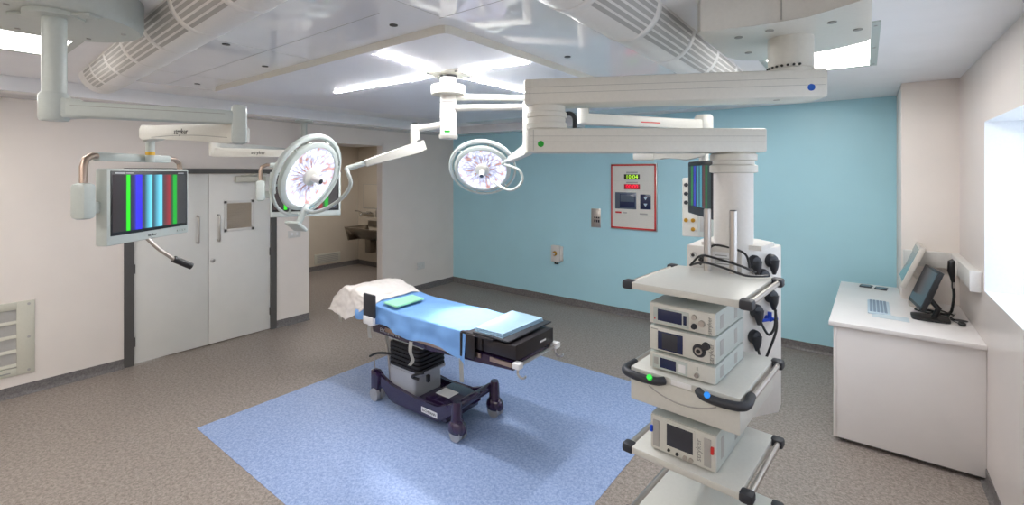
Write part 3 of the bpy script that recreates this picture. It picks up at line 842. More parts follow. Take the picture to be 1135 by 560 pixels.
plugs = [(.30, 1.63), (.76, 1.63), (.52, 1.555), (.75, 1.44), (.35, 1.37), (.30, 1.235)]
for t, z in plugs:
    b = B(); c = onB(t, z); b.lathe([(.036, 0), (.036, .016), (.03, .028), (.014, .034), (0, .034)], TM(c, tuple(ed), (0, 0, 1)), 24)
    b.tube([onB(t, z + .005, .02), onB(t, z - .03, .026), onB(t + .02, z - .07, .022)], [.03, .022, .009], 12)
    obj('power_plug', b, 'rubber', sh, True)
cab = [[onB(.30, 1.60, .02), onB(.25, 1.56, .05), onB(.1, 1.55, .07), (-.56, 2.60, 1.60)],
       [onB(.76, 1.39, .03), onB(.72, 1.28, .05), onB(.5, 1.16, .05), onB(.3, 1.05, .04), onB(.2, .95, .05)],
       [onB(.35, 1.33, .03), onB(.45, 1.26, .06), onB(.62, 1.29, .06), onB(.7, 1.38, .05)],
       [onB(.30, 1.19, .03), onB(.3, 1.10, .05), onB(.2, 1.0, .05), onB(.2, .9, .04)]]
for c in cab:
    b = B(); b.tube(c, .0065, 8, smooth=8); obj('power_cable', b, 'black', sh, True)
b = B(); c = onB(.66, 1.325); b.cyl(c - en * .002, c + en * .03, .014, 14); b.tube([onB(.46, 1.32, .022), onB(.86, 1.32, .022)], .008, 10); b.tube([onB(.66, 1.32, .022), onB(.66, 1.36, .022)], .011, 10); obj('gas_valve', b, 'bluev', sh, True)
b = B(); b.box(-.04, .04, -.006, 0, -.055, .055, .004, T=TM(onB(.62, 1.03), tuple(ed), tuple(-en)) @ Matrix.Rotation(0, 4, 'X'))
obj('data_socket', b, 'socket', sh, True)
b = B(); b.box(-.005, .005, -.001, .004, -.0, .02, T=Tdir(onB(.7, .93), tuple(ed))); obj('latch', b, 'black', sh, True)
# support rails
b = B(); b.cyl((-.672, 2.60, .46), (-.672, 2.60, 1.905), .0185, 20); b.cyl((-.672, 2.60, 1.905), (-.672, 2.60, 1.91), .0165, 20); obj('support_rail', b, 'steel', pd, True)
b = B(); b.cyl((-.545, 2.60, .46), (-.545, 2.60, 1.905), .0185, 20); rl = obj('support_rail', b, 'steel', pd, True)
b = B(); b.cyl((-.545, 2.60, 1.9045), (-.545, 2.60, 1.909), .016, 20); obj('rail_cap', b, 'black', rl, True)
b = B(); b.tube([(-.76, 2.6, 1.60), (-.70, 2.58, 1.66), (-.62, 2.575, 1.655), (-.5, 2.57, 1.63), (-.44, 2.6, 1.60)], .006, 8, smooth=8)
b.tube([(-.72, 2.64, 1.60), (-.67, 2.655, 1.70), (-.60, 2.655, 1.71), (-.5, 2.655, 1.68), (-.47, 2.62, 1.60)], .006, 8, smooth=8)
b.tube([(-.77, 2.63, 1.594), (-.68, 2.555, 1.63), (-.58, 2.53, 1.62), (-.47, 2.50, 1.60), (-.38, 2.56, 1.598)], .006, 8, smooth=8); obj('signal_cable', b, 'black', pd, True)
# shelves: own frame turned a little
S0 = Matrix.Translation((-.626, 2.368, 0)) @ Matrix.Rotation(R(-4.5), 4, 'Z')
def shelf(z, handles=False):
    b = B(); b.box(-.243, .243, -.285, .275, z - .032, z, .004, T=S0); b.box(-.235, .235, .1, .24, z - .07, z - .03, .004, T=S0)
    s = obj('shelf', b, 'equip', pd, True)
    for sx in (-1, 1):
        b = B(); b.tube([S0 @ Vector((sx * .268, -.26, z - .016)), S0 @ Vector((sx * .268, .25, z - .016))], .0125, 14); obj('side_rail', b, 'steel', s, True)
        for sy in (-1, 1):
            if handles and sy < 0: continue
            y = -.262 if sy < 0 else .252
            b = B(); b.box(sx * .262 - .028, sx * .262 + .028, y - .028, y + .028, z - .038, z + .005, .012, T=S0)
            obj('corner_cap', b, 'rubber', s, True)
        if handles:
            b = B(); x = sx * .262
            b.tube([S0 @ Vector(q) for q in ((x, -.20, z - .012), (x + sx * .006, -.28, z - .016), (x - sx * .012, -.312, z - .018), (x - sx * .05, -.322, z - .02), (x - sx * .105, -.322, z - .022), (x - sx * .16, -.310, z - .022), (x - sx * .185, -.285, z - .02))],
                   .0185, 14, smooth=6)
            h = obj('grip_handle', b, 'rubber', s, True)
            b = B(); p = Vector((x - sx * .135, -.322, z - .014)); b.tube([S0 @ p, S0 @ (p + Vector((0, -.012, .013)))], .0125, 16); obj('brake_button', b, 'btn_green' if sx < 0 else 'btn_blue', h, True)
    return s
shelf(1.582); mid = shelf(1.182, True); shelf(.800); shelf(.480)
b = B(); b.box(-.243, .243, -.287, .25, 1.03, 1.151, .006, T=S0); dw = obj('drawer', b, 'equip', pd, True)
b = B(); b.tube([S0 @ Vector((-.15 + .3 * k / 10, -.2875, 1.118 - .038 * (1 - ((k - 5) / 5) ** 2))) for k in range(11)], .003, 8); obj('grip_groove', b, 'slot', dw, True)
b = B(); b.box(-.045, .045, -.2885, -.285, 1.155, 1.178, T=S0); obj('name_tag', b, 'label', mid, True)

# devices on the shelves
def TF(y=-.2): return S0
def device(name, label, cat, x0, x1, yf, z0, z1, depth, front, group=None):
    root = thing(name, label, cat, tuple(S0 @ Vector(((x0 + x1) / 2, yf + depth / 2, z0))), R(-4.5), group)
    def loc(x, y, z): return S0 @ Vector((x, y, z))
    b = B(); b.box(x0, x1, yf, yf + depth, z0 + .006, z1, .005, T=S0)
    for sx in (x0 + .03, x1 - .03):
        for sy in (yf + .04, yf + depth - .04): b.cyl(loc(sx, sy, z0), loc(sx, sy, z0 + .008), .012, 10)
    body = obj('casing', b, 'equip_grey', root, True)
    b = B(); b.box(x0 + .001, x1 - .001, yf - .012, yf + .004, z0 + .008, z1 - .002, .006, T=S0)
    fr = obj('front_panel', b, 'equip', root, True)
    F = yf - .012
    W = x1 - x0; Hh = z1 - z0
    for it in front:
        kind = it[0]
        if kind == 'box':
            _, nm, u0, u1, v0, v1, t, m = it
            b = B(); b.box(x0 + W * u0, x0 + W * u1, F - t, F + .002, z0 + Hh * v0, z0 + Hh * v1, min(.002, t * .4), T=S0); obj(nm, b, m, fr, True)
        elif kind == 'knob':
            _, nm, u, v, r, t, m = it
            b = B(); b.tube([loc(x0 + W * u, F + .002, z0 + Hh * v), loc(x0 + W * u, F - t, z0 + Hh * v)], [r, r * .86], 20); obj(nm, b, m, fr, True)
        elif kind == 'text':
            _, s, u, v, size, ang, m = it
            p = loc(x0 + W * u, F - .001, z0 + Hh * v); xd = S0.to_3x3() @ Vector((math.cos(R(ang)), 0, math.sin(R(ang)))); yd = S0.to_3x3() @ Vector((-math.sin(R(ang)), 0, math.cos(R(ang))))
            text('brand_name', s, size, m, fr, TM(p, xd, yd), True)
    b = B()
    for k in range(2):
        b.box(x1 - .001, x1 + .0012, yf + .05 + k * .2, yf + .09 + k * .2, z0 + Hh * .25, z0 + Hh * .8, T=S0)
    obj('side_vent', b, 'slot', root, True)
    return root
z = 1.182
device('video_console', 'slim white device with a small dark display, lowest of the three on the middle shelf', 'medical device', -.167, .133, -.235, z, z + .084, .40,
       [('box', 'bezel', .06, .60, .14, .86, .003, 'equip_grey'), ('box', 'display', .18, .43, .24, .78, .005, 'navy'), ('box', 'button_pair', .47, .57, .25, .7, .005, 'label'), ('box', 'left_keypad', .08, .15, .35, .75, .005, 'slot'),
        ('knob', 'port', .74, .36, .012, .01, 'chrome'), ('box', 'switch', .735, .75, .6, .8, .004, 'seam')])
device('camera_console', 'white endoscopy device with a round black scope port, middle of the three on the shelf', 'medical device', -.167, .133, -.235, z + .086, z + .206, .40,
       [('box', 'bezel', .14, .53, .14, .84, .003, 'navy'), ('box', 'display', .21, .45, .19, .79, .005, 'dark_scr'),
        ('knob', 'port_surround', .77, .45, .030, .008, 'rubber'), ('knob', 'port', .77, .45, .018, .012, 'steel'), ('knob', 'port_core', .77, .45, .011, .014, 'black'), ('knob', 'dial', .87, .68, .018, .012, 'rubber'),
        ('text', 'stryker', .945, .45, .030, 90, 'seam'), ('box', 'model_strip', .03, .14, .87, .90, .002, 'seam')])
device('light_source', 'white device with wide navy display and three round knobs, topmost of the stack', 'medical device', -.167, .133, -.235, z + .208, z + .315, .40,
       [('box', 'bezel', .07, .62, .14, .82, .003, 'equip_grey'), ('box', 'display', .14, .52, .26, .76, .005, 'navy'), ('box', 'button_pair', .54, .59, .28, .68, .006, 'navy'), ('box', 'indicator', .085, .105, .28, .38, .005, 'red'),
        ('knob', 'knob', .70, .70, .012, .012, 'steel'), ('knob', 'knob', .70, .32, .013, .012, 'rubber'), ('knob', 'knob', .81, .50, .015, .012, 'steel'), ('text', 'stryker', .92, .48, .026, 90, 'seam')])
z = .80
device('insufflator', 'white boxy device with a square dark screen and two side grips on the lower shelf', 'medical device', -.167, .133, -.225, z, z + .168, .40,
       [('box', 'bezel', .24, .70, .24, .93, .003, 'equip'), ('box', 'display', .27, .67, .29, .88, .005, 'dark_scr'),
        ('box', 'grip', .05, .15, .14, .86, .004, 'slot'), ('box', 'grip', .83, .93, .14, .86, .004, 'slot'), ('box', 'blue_catch', .01, .05, .52, .68, .012, 'bluev'), ('box', 'red_catch', .93, .97, .52, .70, .012, 'red'),
        ('knob', 'port', .30, .16, .007, .006, 'text'), ('knob', 'port', .43, .14, .008, .006, 'black'), ('knob', 'port', .55, .13, .011, .008, 'steel'), ('knob', 'port', .64, .13, .011, .008, 'steel'),
        ('text', 'stryker', .75, .48, .034, 90, 'seam')])

# ================================================================== HANGING MONITORS
def monitor_parts(root, Wd=.60, Hh=.41, frame_m='equip_grey', yoke=True, scr='stripes', brand=True):
    b = B(); b.box(-Wd / 2, Wd / 2, -.035, .03, -Hh / 2, Hh / 2, .01); b.box(-Wd / 2 + .06, Wd / 2 - .06, .03, .065, -Hh / 2 + .05, Hh / 2 - .05, .012)
    cas = obj('casing', b, frame_m, root)
    b = B(); b.box(-Wd / 2 + .02, Wd / 2 - .018, -.0385, -.03, -Hh / 2 + .05, Hh / 2 - .012, .002); bz = obj('bezel', b, 'black', root)
    b = B(); b.box(-Wd / 2 + .028, Wd / 2 - .028, -.0395, -.037, -Hh / 2 + .068, Hh / 2 - .034); obj('screen', b, scr, root)
    if brand:
        text('brand_name', 'stryker', .022, 'text', cas, TM((.0, -.0355, -Hh / 2 + .024), (1, 0, 0), (0, 0, 1)))
        b = B(); b.box(-.255, -.19, -.0395, -.0384, Hh / 2 - .028, Hh / 2 - .021); b.box(-.185, -.14, -.0395, -.0384, Hh / 2 - .027, Hh / 2 - .022); b.box(.20, .25, -.0395, -.0384, Hh / 2 - .028, Hh / 2 - .023)
        obj('bezel_print', b, 'textlight', bz)
        b = B()
        for k in range(4): b.cyl((.20 + k * .022, -.036, -Hh / 2 + .024), (.20 + k * .022, -.040, -Hh / 2 + .024), .006, 12)
        obj('button', b, 'equip_grey', cas)
    if yoke:
        x = -Wd / 2 - .075; zt = Hh / 2 + .065
        b = B(); b.tube([(x, .02, .02), (x, .02, zt - .06), (x + .012, .02, zt - .02), (x + .05, .02, zt), (x + .12, .02, zt)], .017, 14); obj('tube_handle', b, 'copper', root)
        b = B(); b.tube([(Wd / 2 - .12, .02, zt), (Wd / 2 - .05, .02, zt - .003), (Wd / 2 - .012, .02, zt - .025), (Wd / 2 - .005, .02, zt - .06), (Wd / 2 - .005, .02, Hh / 2 - .01)], .015, 14); obj('tube_handle', b, 'copper', root)
        b = B(); b.box(x + .07, Wd / 2 - .10, .0, .045, zt - .026, zt + .02, .012); obj('cross_bar', b, 'equip_grey', root)
        b = B(); b.box(x - .038, x + .038, -.02, .06, -.055, .13, .022); b.box(x + .03, -Wd / 2 + .01, .0, .04, -.03, .03, .006); obj('pivot_block', b, 'equip_grey', root)
    return cas
def post(root, x, y, z0, z1, r=.024):
    b = B(); b.lathe([(r, z0), (r, z1)], Matrix.Translation((x, y, 0)), 20); return b
# left monitor
cx_, cy_ = -3.365, .875
lm = thing('surgical_monitor', 'flat monitor with coloured vertical stripes hanging before the left wall, at the far left', 'monitor', (cx_, cy_, 1.92), math.atan2(.49, -.36), 'ceiling hung monitors with striped screens')
monitor_parts(lm)
b = B(); b.tube([(-.02, -.02, -.2), (.02, -.06, -.27), (.09, -.10, -.345)], .011, 12, smooth=4); hh = obj('sterile_handle', b, 'steel', lm)
b = B(); b.tube([(.085, -.098, -.34), (.165, -.15, -.40)], .02, 14); obj('handle_grip', b, 'black', hh)
# its suspension
P0 = Vector((-3.32, .90, 2.33)); EL = Vector((-2.54, 1.02, 2.37)); PO = Vector((-2.777, .40, 2.36))
EL = Vector((-2.52, 1.035, 0))
b = B(); b.lathe([(.022, 2.165), (.022, 2.30)], Matrix.Translation((-3.335, .885, 0)), 18); pt = obj('drop_post', b, 'equip_grey', lm, True)
b = B(); b.lathe([(.0225, 2.205), (.0235, 2.205), (.0235, 2.225), (.0225, 2.225)], Matrix.Translation((-3.335, .885, 0)), 18, close=False); obj('load_tag', b, 'yellow', pt, True)
d = Vector((EL.x + 3.335, EL.y - .885, -.03)); L = d.length; Ts = Tdir((-3.335, .885, 2.335), d)
b = B(); b.prism([(-.04, -.03), (-.045, .02), (-.02, .045), (.05, .045), (.12, .032), (L - .12, .042), (L, .042), (L + .03, .02), (L + .03, -.05), (L - .03, -.06), (L * .6, -.045), (.1, -.035), (0, -.05)], -.04, .04, 'y', bev=.008, T=Ts)
sa = obj('spring_arm', b, 'equip', lm, True)
text('brand_name', 'stryker', .045, 'text', sa, Ts @ TM((L * .47, -.0408, .003), (1, 0, 0), (0, 0, 1)), True)
b = B(); b.tube([Ts @ Vector((.1 + .05 * k, -.0405, -.028 + .012 * math.sin(k / 14 * PI))) for k in range(15)], .002, 6); obj('cover_seam', b, 'seam', sa, True)
b = B(); b.box(-.035, .035, -.05, .05, 2.245, 2.442, .02, T=Matrix.Translation((EL.x, EL.y, 0)) @ Matrix.Rotation(math.atan2(EL.y - .4, EL.x + 2.777), 4, 'Z')); obj('elbow', b, 'equip_grey', lm, True)
d = Vector((EL.x + 2.777, EL.y - .40, 0)); L = d.length; Ta = Tdir((-2.777, .40, 2.378), d)
b = B(); b.box(.04, L, -.045, .045, -.034, .034, .012, T=Ta); ba = obj('boom_arm', b, 'equip_grey', lm, True)
b = B(); b.box(.06, L - .06, -.0458, -.044, .012, .0145, T=Ta); obj('cover_seam', b, 'seam', ba, True)
b = B(); b.lathe([(.045, 2.325), (.052, 2.335), (.052, 2.43), (.044, 2.445), (.041, 2.445), (.041, 2.765)], Matrix.Translation((-2.777, .40, 0)), 28); b.prism([(-.02, 2.33), (.12, 2.345), (.09, 2.42), (-.02, 2.43)], -.042, .042, 'y', bev=.01, T=Tdir((-2.777, .40, 0), d))
pl = obj('ceiling_pole', b, 'equip_grey', lm, True)
b = B(); b.lathe([(.0415, 2.438), (.0425, 2.438), (.0425, 2.442), (.0415, 2.442)], Matrix.Translation((-2.777, .4, 0)), 28, close=False); obj('joint_line', b, 'seam', pl, True)
b = B(); b.lathe([(.04, 2.765), (.10, 2.765), (.10, 2.785), (.04, 2.785)], Matrix.Translation((-2.777, .40, 0)), 24); b.box(-.17, .17, -.03, .03, 2.772, 2.785, .004, T=Matrix.Translation((-2.777, .4, 0)) @ Matrix.Rotation(R(40), 4, 'Z')); obj('ceiling_flange', b, 'equip_grey', lm, True)
b = B(); b.lathe([(0, 2.785), (.315, 2.785), (.325, 2.795), (.33, 2.82), (.33, H - .001)], Matrix.Translation((-2.96, .42, 0)), 64); cd = obj('ceiling_cover', b, 'equip_grey', lm, True)
b = B()
for k in range(6):
    a = R(20 + k * 60); b.cyl((-2.96 + .25 * math.cos(a), .42 + .25 * math.sin(a), 2.781), (-2.96 + .25 * math.cos(a), .42 + .25 * math.sin(a), 2.787), .01, 10)
obj('cover_fixing', b, 'slot', cd, True)

# second monitor behind the left lamp
a = Vector((-4.284, 2.018)); c2 = Vector((-4.00, 2.55)); mid2 = (a + c2) / 2
m2 = thing('surgical_monitor', 'flat monitor with striped screen partly hidden behind the left surgical lamp', 'monitor', (mid2.x, mid2.y, 1.905), math.atan2(c2.y - a.y, c2.x - a.x), 'ceiling hung monitors with striped screens')
monitor_parts(m2)
fp = Vector((-5.95, 3.25, 0)); e2 = Vector((-4.95, 1.85, 0)); mp = Vector((-4.15, 2.30, 0))
b = B(); b.lathe([(.022, 2.155), (.022, 2.27)], Matrix.Translation((mid2.x, mid2.y, 0)), 18); obj('drop_post', b, 'equip_grey', m2, True)
e2 = Vector((-4.80, 1.76, 0))
d = e2 - Vector((mid2.x, mid2.y, 0)); d.z = .02; L = d.length; Ts = Tdir((mid2.x, mid2.y, 2.28), d)
b = B(); b.prism([(-.04, -.03), (-.04, .02), (-.01, .04), (.1, .03), (L - .1, .036), (L, .036), (L + .03, .02), (L + .03, -.04), (L - .03, -.05), (L * .6, -.04), (.1, -.032), (0, -.045)], -.04, .04, 'y', bev=.008, T=Ts)
sa = obj('spring_arm', b, 'equip', m2, True)
text('brand_name', 'stryker', .045, 'text', sa, Ts @ TM((L * .5, .0408, -.002), (-1, 0, 0), (0, 0, 1)), True)
b = B(); b.lathe([(.04, 2.27), (.045, 2.28), (.045, 2.40), (.04, 2.41)], Matrix.Translation(e2), 20); obj('elbow', b, 'equip', m2, True)
d = fp - e2; Ta = Tdir((e2.x, e2.y, 2.37), d); b = B(); b.box(0, d.length, -.04, .04, -.032, .032, .012, T=Ta); obj('boom_arm', b, 'equip', m2, True)
b = B(); b.lathe([(.045, 2.33), (.05, 2.34), (.05, 2.42), (.045, 2.43), (.038, 2.43), (.038, 2.80)], Matrix.Translation(fp), 24); obj('ceiling_pole', b, 'equip_grey', m2, True)
b = B(); b.lathe([(.10, 2.772), (.11, 2.777), (.11, 2.80)], Matrix.Translation(fp), 28); obj('ceiling_flange', b, 'equip_grey', m2, True)

# boom carrying the far service head, and the monitor behind the pendant column
sb = thing('service_boom', 'white jointed ceiling boom with a connector box hanging behind the right hand monitor', 'service boom', (-1.95, 3.30, 2.66))
q0 = Vector((-1.60, 3.20, 0)); q1 = Vector((-.45, 4.0, 0))
q0 = Vector((-1.72, 3.16, 0))
q1 = Vector((-1.11, 4.18, 0))
b = B(); b.tube([(hx, hy_, 2.665), (q0.x, q0.y, 2.665)], .025, 16); obj('upper_arm', b, 'equip', sb, True)
b = B(); b.lathe([(.04, 2.475), (.045, 2.48), (.045, 2.60), (.036, 2.605), (.036, 2.70), (.03, 2.71)], Matrix.Translation(q0), 20); obj('elbow', b, 'equip', sb, True)
d = q1 - q0; L = d.length; Ta = Tdir((q0.x, q0.y, 2.515), d)
b = B(); b.box(0, L * .98, -.045, .045, -.045, .04, .012, T=Ta); la = obj('lower_arm', b, 'equip', sb, True)
b = B(); b.box(L * .42, L * .58, -.047, -.044, -.012, -.004, T=Ta); obj('caution_mark', b, 'red', la, True)
b = B(); b.lathe([(.0, 2.47), (.07, 2.475), (.075, 2.49), (.075, 2.58), (.06, 2.60), (0, 2.605)], Matrix.Translation(q1), 24); obj('arm_knuckle', b, 'equip', sb, True)
q2 = q1
b = B(); b.lathe([(.04, 2.05), (.04, 2.48)], Matrix.Translation(q2), 20); obj('drop_post', b, 'equip', sb, True)
Tb = Tdir((q2.x, q2.y, 1.81), (math.cos(R(37 - 22)), math.sin(R(37 - 22)), 0))
b = B(); b.box(-.17, .20, -.10, .12, -.25, .25, .012, T=Tb); bx = obj('connector_box', b, 'equip', sb, True)
b = B()
b.box(-.045, .20, -.108, -.10, -.24, .24, .003, T=Tb); obj('side_panel', b, 'equip_grey', bx, True)
k = 0
for r_, row in enumerate(((-.14, -.085), (-.14, -.085), (-.14, -.085), (-.085,), (-.14, -.085), (-.085,))):
    for xx in row:
        b = B(); zz = .19 - r_ * .075; b.lathe([(.017, 0), (.017, .008), (.01, .010), (.01, .018), (0, .018)], Tb @ TM((xx, -.101, zz), (1, 0, 0), (0, 0, 1)), 16)
        obj('connector', b, 'brass' if r_ > 3 else 'rubber', bx, True)
b = B(); b.box(-.03, .0, -.112, -.107, -.20, -.02, .001, T=Tb); obj('slot_plate', b, 'slot', bx, True)
# monitor 3
a3 = Vector((-.932 - .12, 3.43)); 
def LD(lat, D): return Vector((lat * .7958 - D * .6056, lat * .6056 + D * .7958))
A3 = LD(1.455, 3.75); C3 = LD(1.40, 3.16)
mm = (A3 + C3) / 2
m3 = thing('surgical_monitor', 'flat monitor with striped screen and dark frame seen edge on beside the pendant column', 'monitor', (mm.x, mm.y, 1.985), math.atan2(C3.y - A3.y, C3.x - A3.x), 'ceiling hung monitors with striped screens')
monitor_parts(m3, frame_m='rubber', scr='stripes_dim', yoke=False, brand=False)
s3 = LD(1.04, 3.62)
b = B(); b.lathe([(.02, 2.185), (.02, 2.25)], Matrix.Translation((mm.x, mm.y, 0)), 16); obj('drop_post', b, 'equip', m3, True)
d = Vector((mm.x - s3.x, mm.y - s3.y, .0)); L = d.length; Ts = Tdir((s3.x, s3.y, 2.255), d)
b = B(); b.prism([(.0, -.05), (.0, .05), (.12, .05), (L, .03), (L + .03, .0), (L, -.03), (L * .7, -.06), (.18, -.035), (.12, -.05)], -.04, .04, 'y', bev=.008, T=Ts)
b.box(-.09, .06, -.05, .05, -.055, .05, .008, T=Ts)
obj('spring_arm', b, 'equip', m3, True)
b = B(); b.tube([Ts @ Vector((-.02, 0, .03)), Ts @ Vector((-.02, .0, .08)), (-1.2, 4.1, 2.40), (q1.x, q1.y, 2.44)], .026, 12); obj('link_arm', b, 'equip', m3, True)

# ================================================================== OPERATING TABLE
tb = thing('operating_table', 'dark purple wheeled operating table with black padded top in the middle of the room', 'operating table', (-3.1, 2.88, 0))
Y0, Y1 = 2.63, 3.13
side = [(-3.62, .24), (-3.55, .25), (-3.40, .19), (-3.09, .17), (-2.80, .175), (-2.72, .215), (-2.62, .26), (-2.60, .20), (-2.66, .15), (-2.80, .055), (-3.36, .045), (-3.42, .06), (-3.56, .17), (-3.60, .17)]
for y in (2.665, 3.075):
    b = B(); b.prism(side, y, y + .035, 'y', bev=.006); sp = obj('base_side', b, 'purple', tb, True)
    if y < 3:
        b = B(); b.box(-2.99, -2.80, y - .0015, y + .001, .085, .13, T=Matrix.Identity(4)); pb = obj('name_plate', b, 'label', sp, True)
        text('brand_name', 'ESCHMANN', .031, 'text', pb, TM((-2.895, y - .002, .106), (1, 0, 0), (0, 0, 1)), True)
b = B(); b.box(-3.42, -2.72, 2.69, 3.085, .06, .14, .006); b.prism([(-3.0, .13), (-2.66, .13), (-2.66, .17), (-2.78, .20), (-3.0, .19)], 2.72, 3.05, 'y', bev=.006); obj('base_tray', b, 'purple', tb, True)
b = B(); b.box(-2.96, -2.80, 2.80, 2.92, .198, .203); obj('pedal_label', b, 'label', tb, True)
b = B(); b.tube([(-2.60, 2.63, .235), (-2.61, 3.12, .235)], .035, 16)
b.tube([(-2.62, 2.78, .235), (-2.58, 2.9, .262), (-2.62, 3.0, .235)], .02, 12, smooth=4)
obj('axle_beam', b, 'purple', tb, True)
for (x, y, front) in ((-2.566, 2.655, 1), (-2.566, 3.12, 1), (-3.62, 2.68, 0), (-3.62, 3.09, 0)):
    b = B()
    if front:
        b.tube([(x, y, .30), (x, y, .27), (x, y, .16), (x, y, .15)], [.032, .042, .046, .05], 20)
        n0 = len(b.bm.verts); b.sphere((x + .005, y, .09), .086, .98, .74, .95)
        b.bm.verts.ensure_lookup_table()
        for v_ in b.bm.verts[n0:]: v_.co.z = max(v_.co.z, .062)
    else:
        b.prism([(x - .045, .27), (x + .02, .275), (x + .07, .24), (x + .05, .12), (x + .04, .07), (x - .045, .07)], y - .035, y + .035, 'y', bev=.012)
    cs = obj('castor', b, 'purple', tb, True)
    b = B()
    for s_ in (-1, 1): b.cyl((x + .012, y + s_ * .012, .0575), (x + .012, y + s_ * .044, .0575), .057, 28)
    b.cyl((x + .012, y - .046, .0575), (x + .012, y + .046, .0575), .02, 20)
    obj('wheel', b, 'greybox', cs, True)
b = B(); b.prism(rounded(-3.47, -3.12, 2.70, 3.03, .03), .14, .345, 'z', bev=.006); b.prism(rounded(-3.46, -3.05, 2.705, 3.02, .03), .345, .37, 'z'); obj('column_cover', b, 'greybox', tb, True)
b = B(); prof = []
for k in range(6):
    z0 = .365 + k * .036
    b.prism(rounded(-3.48 + .01, -3.06, 2.70, 3.02, .03), z0, z0 + .022, 'z', bev=.004); b.prism(rounded(-3.45, -3.08, 2.715, 3.005, .03), z0 + .018, z0 + .04, 'z')
obj('bellows', b, 'bellows', tb, True)
b = B(); b.prism([(-3.48, .58), (-3.04, .58), (-2.96, .645), (-3.58, .645)], 2.72, 3.02, 'y', bev=.006); obj('upper_housing', b, 'equip_grey', tb, True)
b = B(); b.box(-3.02, -2.99, 2.74, 2.77, .30, .36, .004); b.tube([(-3.05, 2.69, .33), (-3.10, 2.66, .35), (-3.04, 2.64, .39), (-2.96, 2.66, .42)], .012, 10, smooth=5); obj('brake_lever', b, 'black', tb, True)
b = B(); b.tube([(-3.53, 2.77, .17), (-3.56, 2.77, .38), (-3.63, 2.77, .62)], .012, 12); b.tube([(-3.49, 2.77, .17), (-3.525, 2.77, .38), (-3.60, 2.77, .62)], .006, 8); obj('strut_rod', b, 'steel', tb, True)
b = B(); b.tube([(-3.86, 2.78, .31), (-3.74, 2.77, .37), (-3.58, 2.76, .41), (-3.47, 2.76, .42)], .011, 10, smooth=5); obj('pedal_bar', b, 'black', tb, True)
b = B(); b.tube([(-3.80, 2.78, .345), (-3.78, 2.78, .22)], .006, 8); obj('pedal_link', b, 'steel', tb, True)
# deck frame, side rails
def zt(x):   # top of deck: rises towards the head
    return .715 + max(0, (-3.35 - x)) * .13
b = B()
b.prism([(-4.10, .78), (-3.35, .70), (-1.99, .715), (-1.99, .755), (-3.35, .745), (-4.10, .825)], 2.67, 3.09, 'y', bev=.006)
b.prism([(-3.62, .64), (-2.9, .635), (-2.0, .69), (-2.0, .76), (-3.35, .715), (-3.66, .74)], 2.64, 3.10, 'y', bev=.006)
fr = obj('deck_frame', b, 'purple', tb, True)
text('brand_name', 'ESCHMANN', .05, 'textlight', fr, TM((-3.38, 2.638, .675), (1, 0, -.02), (0, 0, 1)), True)
for y in (2.625, 3.135):
    b = B()
    for x0, x1, z0, z1 in ((-4.03, -3.62, .755, .715), (-3.42, -2.52, .70, .70), (-2.40, -2.29, .735, .735), (-2.20, -2.0, .735, .735)):
        b.prism([(x0, z0 - .016), (x1, z1 - .016), (x1, z1 + .016), (x0, z0 + .016)], y - .005, y + .005, 'y')
        for x in (x0 + .03, x1 - .03): b.tube([(x, y, (z0 + z1) / 2), (x, 2.67 if y < 3 else 3.09, (z0 + z1) / 2)], .009, 8)
    obj('side_rail', b, 'copper', tb, True)
b = B(); b.tube([(-1.955, 2.64, .735), (-1.955, 3.13, .735)], .012, 8); b.tube([(-1.99, 2.7, .735), (-1.955, 2.7, .735)], .009, 8); b.tube([(-1.99, 3.06, .735), (-1.955, 3.06, .735)], .009, 8); obj('end_rail', b, 'steel', tb, True)
for y in (2.635, 3.135):
    b = B(); b.box(-1.985, -1.925, y - .028, y + .028, .722, .765, .006); cl = obj('clamp', b, 'label', tb, True)
    b = B(); b.tube([(-1.95, y, .722), (-1.955, y, .69), (-1.93, y - .01, .672), (-1.89, y - .02, .675), (-1.87, y - .02, .695)], .008, 10, smooth=4); obj('clamp_hook', b, 'steel', cl, True)
# pads
def pad(x0, x1, z0, z1, h0, h1, name='mattress_section'):
    b = B(); b.prism([(x0, z0), (x1, z1), (x1, z1 + h1), (x0, z0 + h0)], Y0 + .0, Y1, 'y', bev=.018); return obj(name, b, 'vinylpad', tb, True)
fm = pad(-2.28, -1.965, .765, .77, .105, .11)
b = B(); b.box(-1.9645, -1.962, 2.93, 3.01, .815, .828); obj('pad_label', b, 'label', fm, True)
pad(-2.47, -2.285, .76, .765, .115, .11); pad(-3.52, -2.475, .752, .762, .125, .115); pad(-4.14, -3.53, .83, .76, .10, .12)
b = B(); b.box(-2.48, -2.16, 2.60, 3.16, .872, .892, .008); b.box(-2.42, -2.33, 2.595, 2.615, .70, .885, .006); b.box(-2.475, -2.455, 2.59, 2.63, .70, .885, .006); obj('padded_strap', b, 'vinylpad', tb, True)
